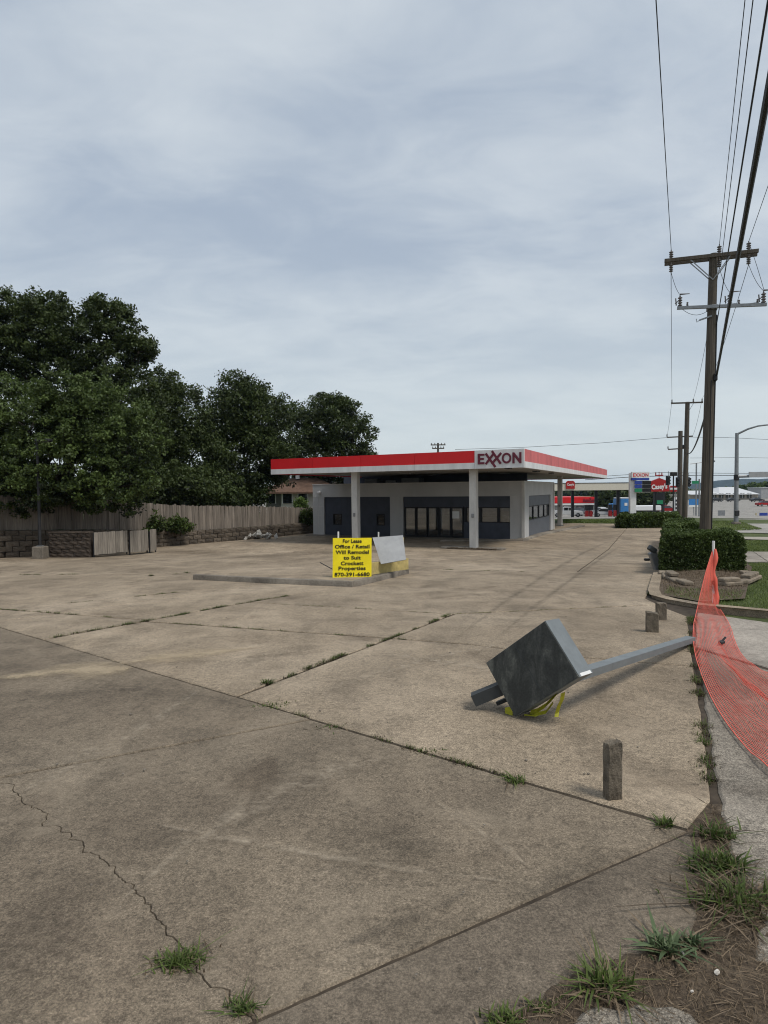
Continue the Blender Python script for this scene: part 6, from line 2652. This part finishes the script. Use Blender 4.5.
def signal(label, px_, py_, Y_):
    c = PT(px_, py_, Y_)
    t = thing('traffic_signal', label, 'traffic light', c, 'traffic signals hung over the crossing')
    MB().bbox(c, (.34, .3, 1.0), None, .05).build('housing', M['dark'], t)
    MB().box(c + Vector((0, .18, 0)), (.44, .02, 1.15)).build('back_plate', M['dark'], t)
    for i, n_ in enumerate(('red', 'amber', 'green')):
        MB().lathe(c + Vector((0, -.16, .36 - i * .36)), [(.13, 0), (.14, -.02), (.15, -.16), (.13, -.16)], 10, Vector((0, 1, 0))).build('lens_hood', M['darkmetal'], t)
    MB().tube([c + UP * .57, c + UP * 1.1], .03, 6).build('hanger', M['darkmetal'], t)
    return t


signal('traffic signal left of the gabled sign post, leftmost of three', 668.3, 480.5, 72)
signal('traffic signal between the two distant power poles, middle of three', 678.2, 482, 72)
signal('traffic signal right of the second power pole, rightmost of three', 688.8, 482, 72)
b = at(673.2, 60)
fl = thing('flood_lamp', 'short dark flood lamp post beside the gabled red sign', 'lamp post', b)
MB().tube([b, Vector((b.x, b.y, zat(b, 475)))], .07, 8).build('pole', M['darkmetal'], fl)
MB().bbox(Vector((b.x, b.y, zat(b, 473.8))), (.62, .4, .36), None, .05).build('lamp_head', M['darkmetal'], fl)
b = at(699, 74)
gs = thing('street_name_sign', 'small green street name sign on a far signal pole', 'sign', b)
MB().tube([b, Vector((b.x, b.y, zat(b, 479)))], .09, 8).build('pole', M['galv'], gs)
MB().box(Vector((b.x - .55, b.y - .1, zat(b, 482.2))), (.85, .04, .36)).build('plate', M['green'], gs)
b = at(696, 100)
tl = thing('far_lamp', 'distant street lamp arm seen between the power poles', 'street lamp', b)
MB().tube([Vector((PT(690, 464, 100).x, 100, PT(690, 464, 100).z)), PT(700, 462.6, 100), PT(711.5, 461, 100)], .07, 6).build('lamp_arm', M['galv'], tl)
MB().bbox(PT(713.3, 461.2, 100), (.5, .3, .3), None, .04).build('lamp_head', M['galv'], tl)
MB().tube([b, Vector((b.x, 100, PT(696, 463, 100).z))], .12, 8).build('mast', M['galv'], tl)
b = at(652.5, 112)
tp = thing('white_post_sign', 'tall white notice board behind the gabled sign', 'sign', at(677, 100))
b = at(677, 100)
MB().box(Vector((b.x, b.y, zat(b, 505))), (1.0, .2, 2.6)).build('panel', M['white'], tp)
for i in range(3):
    MB().box(Vector((b.x, b.y - .12, zat(b, 500.5 + i * 3.8))), (.7, .03, .35)).build('price_row', M['darkmetal'], tp)
MB().tube([b, Vector((b.x, b.y + .15, zat(b, 510)))], .1, 6).build('post', M['galv'], tp)
b = at(693, 70)
bs = thing('blue_banner', 'small blue and white banner board between the power poles', 'banner', at(694, 110))
b = at(694, 110)
MB().box(Vector((b.x, b.y, zat(b, 502.5))), (1.9, .15, 1.3)).build('panel', M['blue'], bs)
MB().box(Vector((b.x, b.y - .01, zat(b, 506))), (1.9, .14, .35)).build('lower_band', M['white'], bs)
MB().tube([b, Vector((b.x, b.y + .2, zat(b, 505)))], .08, 6).build('post', M['galv'], bs)
for x_, y_, w_, h_, mt, lb_ in ((721.5, 513, 1.0, .75, 'galv', 'small grey road sign on the far verge'), (763.5, 514.5, 1.15, .5, 'navy', 'small blue road sign near the right edge')):
    b = at(x_, 85)
    t = thing('road_sign', lb_, 'sign', b, 'small road signs at right')
    MB().box(Vector((b.x, b.y, zat(b, y_))), (w_, .05, h_)).build('plate', M[mt], t)
    for s_ in (-1, 1):
        MB().tube([b + Vector((s_ * w_ * .4, .05, 0)), Vector((b.x + s_ * w_ * .4, b.y + .05, zat(b, y_ - 1)))], .04, 6).build('leg', M['darkmetal'], t)
b = at(756, 85)
t = tag(MB().tube([b, Vector((b.x, b.y, zat(b, 513)))], .07, 8).build('bollard', M['yellowpaint'], root=b), 'thin yellow marker post near the right edge', 'bollard')

# ------------------------------------------------------------------ far buildings, woods and hills
b = at(728, 250)
kb = 250 / FPX
wb = thing('far_white_building', 'long low building with pale metal roof far right', 'building', b)
x0, x1 = PT(690, 497, 250).x, PT(758, 497, 250).x
za, zb_, zc_ = zg(250), zat(b, 494.5), zat(b, 487.0)
MB().box(((x0 + x1) / 2, 262, (za + zb_) / 2), (x1 - x0, 24, zb_ - za)).build('wall', M['tan'], wb)
xr0, xr1 = PT(719, 497, 250).x, PT(757, 497, 250).x
R0 = [Vector((xr0 - .6, 248.6, zb_)), Vector((xr1 + .6, 248.6, zb_)), Vector((xr1 + .6, 275, zb_)), Vector((xr0 - .6, 275, zb_))]
R1 = [Vector((xr0 + 5.5, 260, zc_)), Vector((xr1 - 3.5, 260, zc_))]
MB().add(R0 + R1, [(0, 1, 5, 4), (1, 2, 5), (2, 3, 4, 5), (3, 0, 4), (3, 2, 1, 0)]).build('roof', M['roofgrey'], wb)
xl0 = x0
zl = zat(b, 491.0)
R0 = [Vector((xl0 - .6, 248.4, zb_ + .03)), Vector((xr0 + 2, 248.4, zb_ + .03)), Vector((xr0 + 2, 262, zl)), Vector((xl0 - .6, 262, zl))]
MB().prism(R0, (0, 0, .25)).build('lean_to_roof', M['roofgrey'], wb)
for i in range(8):
    x = PT(700 + i * 7, 497, 250).x
    w = MB().box((x, 249.9, za + 1.6), (1.9, .12, 2.2)).build('window', M['glass'], wb)
    MB().box((x, 249.82, za + 1.6), (.12, .06, 2.2)).build('mullion', M['white'], wb)
b = at(770, 270)
wb2 = thing('far_grey_building', 'pale grey building cut by the right edge', 'building', b)
MB().box((b.x + 4, 275, (za + zat(b, 488)) / 2), (16, 10, zat(b, 488) - za)).build('wall', M['board'], wb2)
MB().box((b.x + 4, 275, zat(b, 488) + .15), (16.5, 10.5, .3)).build('roof', M['roofgrey'], wb2)


def wood(label, xs, Y_, top, n_, mat, ls=1.2, depth=25):
    """mass of far tree crowns as one wood"""
    V_, F_, T_, off = [], [], [], 0
    lob = []
    for x in np.arange(xs[0], xs[1], 3.2):
        tp = np.interp(x, [a for a, b_ in top], [b_ for a, b_ in top]) + random.uniform(-.8, 1.4)
        Yq = Y_ + random.uniform(0, depth)
        c = PT(x, tp, Yq)
        g0 = zg(Yq)
        h_ = c.z - g0
        r_ = max(1.2, h_ * .55)
        lob.append(((c.x, Yq, g0 + h_ * .55), (r_ * random.uniform(.8, 1.2), r_, h_ * .5)))
    cen, tin = crown_centres(lob, n_, .5)
    V, Fq, tc_ = leaves(cen, 14, ls * 1.2, ls, .5, .7, clump_tint=tin)
    return tag(np_mesh('distant_wood', V, Fq, mat, cols=tc_), label, 'wood', kind='stuff')


wood('dark green wood behind the beige canopy and price sign', (596, 664), 150, [(590, 492), (610, 487), (640, 487), (665, 492)], 700, M['leaf_b'], .9)
wood('green wood on the rise behind the far white building', (690, 850), 330, [(690, 492), (715, 491), (735, 488), (750, 485.5), (770, 483), (850, 480)], 1500, M['leaf_a'], 2.0, 50)
wood('low distant tree line below the blue ridge', (500, 720), 420, [(500, 493), (560, 492), (620, 491), (720, 492)], 1200, M['leaf_b'], 2.4, 60)

k = NT('ridge_forest')
v = k.coord('pos')
a = k.noise(v, .02, 6, .65)
b_ = k.noise(v, .12, 4, .7)
cc = k.mix(k.ramp(a, [(.3, (.014, .022, .014)), (.7, (.034, .046, .028))]), k.ramp(b_, [(.3, .55), (.7, 1.3)]), 1., 'MULTIPLY')
k.bump(b_, 1., 4.)
M['ridge'] = k.done(cc, .95)


def ridge(label, Y_, prof, dep, seed):
    r2 = np.random.default_rng(seed)
    xs = np.arange(prof[0][0], prof[-1][0] + 1, 3.)
    rows = []
    ph = r2.uniform(0, 6, 4)
    for j, f in enumerate(np.linspace(-1, 1, 9)):
        row = []
        for x in xs:
            py_ = np.interp(x, [a for a, b in prof], [b for a, b in prof]) + .35 * math.sin(x * .21 + ph[0]) + .25 * math.sin(x * .57 + ph[1])
            c = PT(x, py_, Y_)
            h_ = c.z - zg(Y_)
            fall = math.cos(f * math.pi / 2) ** 1.2
            row.append((c.x, Y_ + f * dep + 14 * math.sin(x * .13 + j), zg(Y_) - .5 + h_ * fall + (0 if abs(f) > .99 else r2.normal(0, .6))))
        rows.append(row)
    V = np.array(rows).reshape(-1, 3)
    n = len(xs)
    ii_ = np.arange(9 * n).reshape(9, n)
    Fq = np.stack([ii_[:-1, :-1], ii_[:-1, 1:], ii_[1:, 1:], ii_[1:, :-1]], -1).reshape(-1, 4)
    o = np_mesh('hill_ridge', V, Fq, M['ridge'])
    return tag(o, kind='structure')


ridge('r', 3600, [(200, 492), (400, 490), (500, 489), (545, 487.5), (580, 488.5), (620, 488), (660, 488.5), (690, 487.8), (705, 484.0), (720, 480.5), (740, 479.2), (770, 479), (830, 478), (950, 484), (1050, 490)], 700, 3)

# ------------------------------------------------------------------ air between the lot and the ridge
hzm = bpy.data.materials.new('air')
hzm.use_nodes = True
ht = hzm.node_tree
ht.nodes.clear()
ho = ht.nodes.new('ShaderNodeOutputMaterial')
pv_ = ht.nodes.new('ShaderNodeVolumePrincipled')
pv_.inputs['Color'].default_value = (.48, .70, 1.0, 1)
pv_.inputs['Density'].default_value = .00007
pv_.inputs['Anisotropy'].default_value = 0.
ht.links.new(pv_.outputs[0], ho.inputs['Volume'])
mb = MB().box((0, 2300, 46), (11000, 5000, 104))
hz_o = mb.build('haze', hzm)
tag(hz_o, 'thin even haze in the air over the whole place', 'haze', kind='stuff')
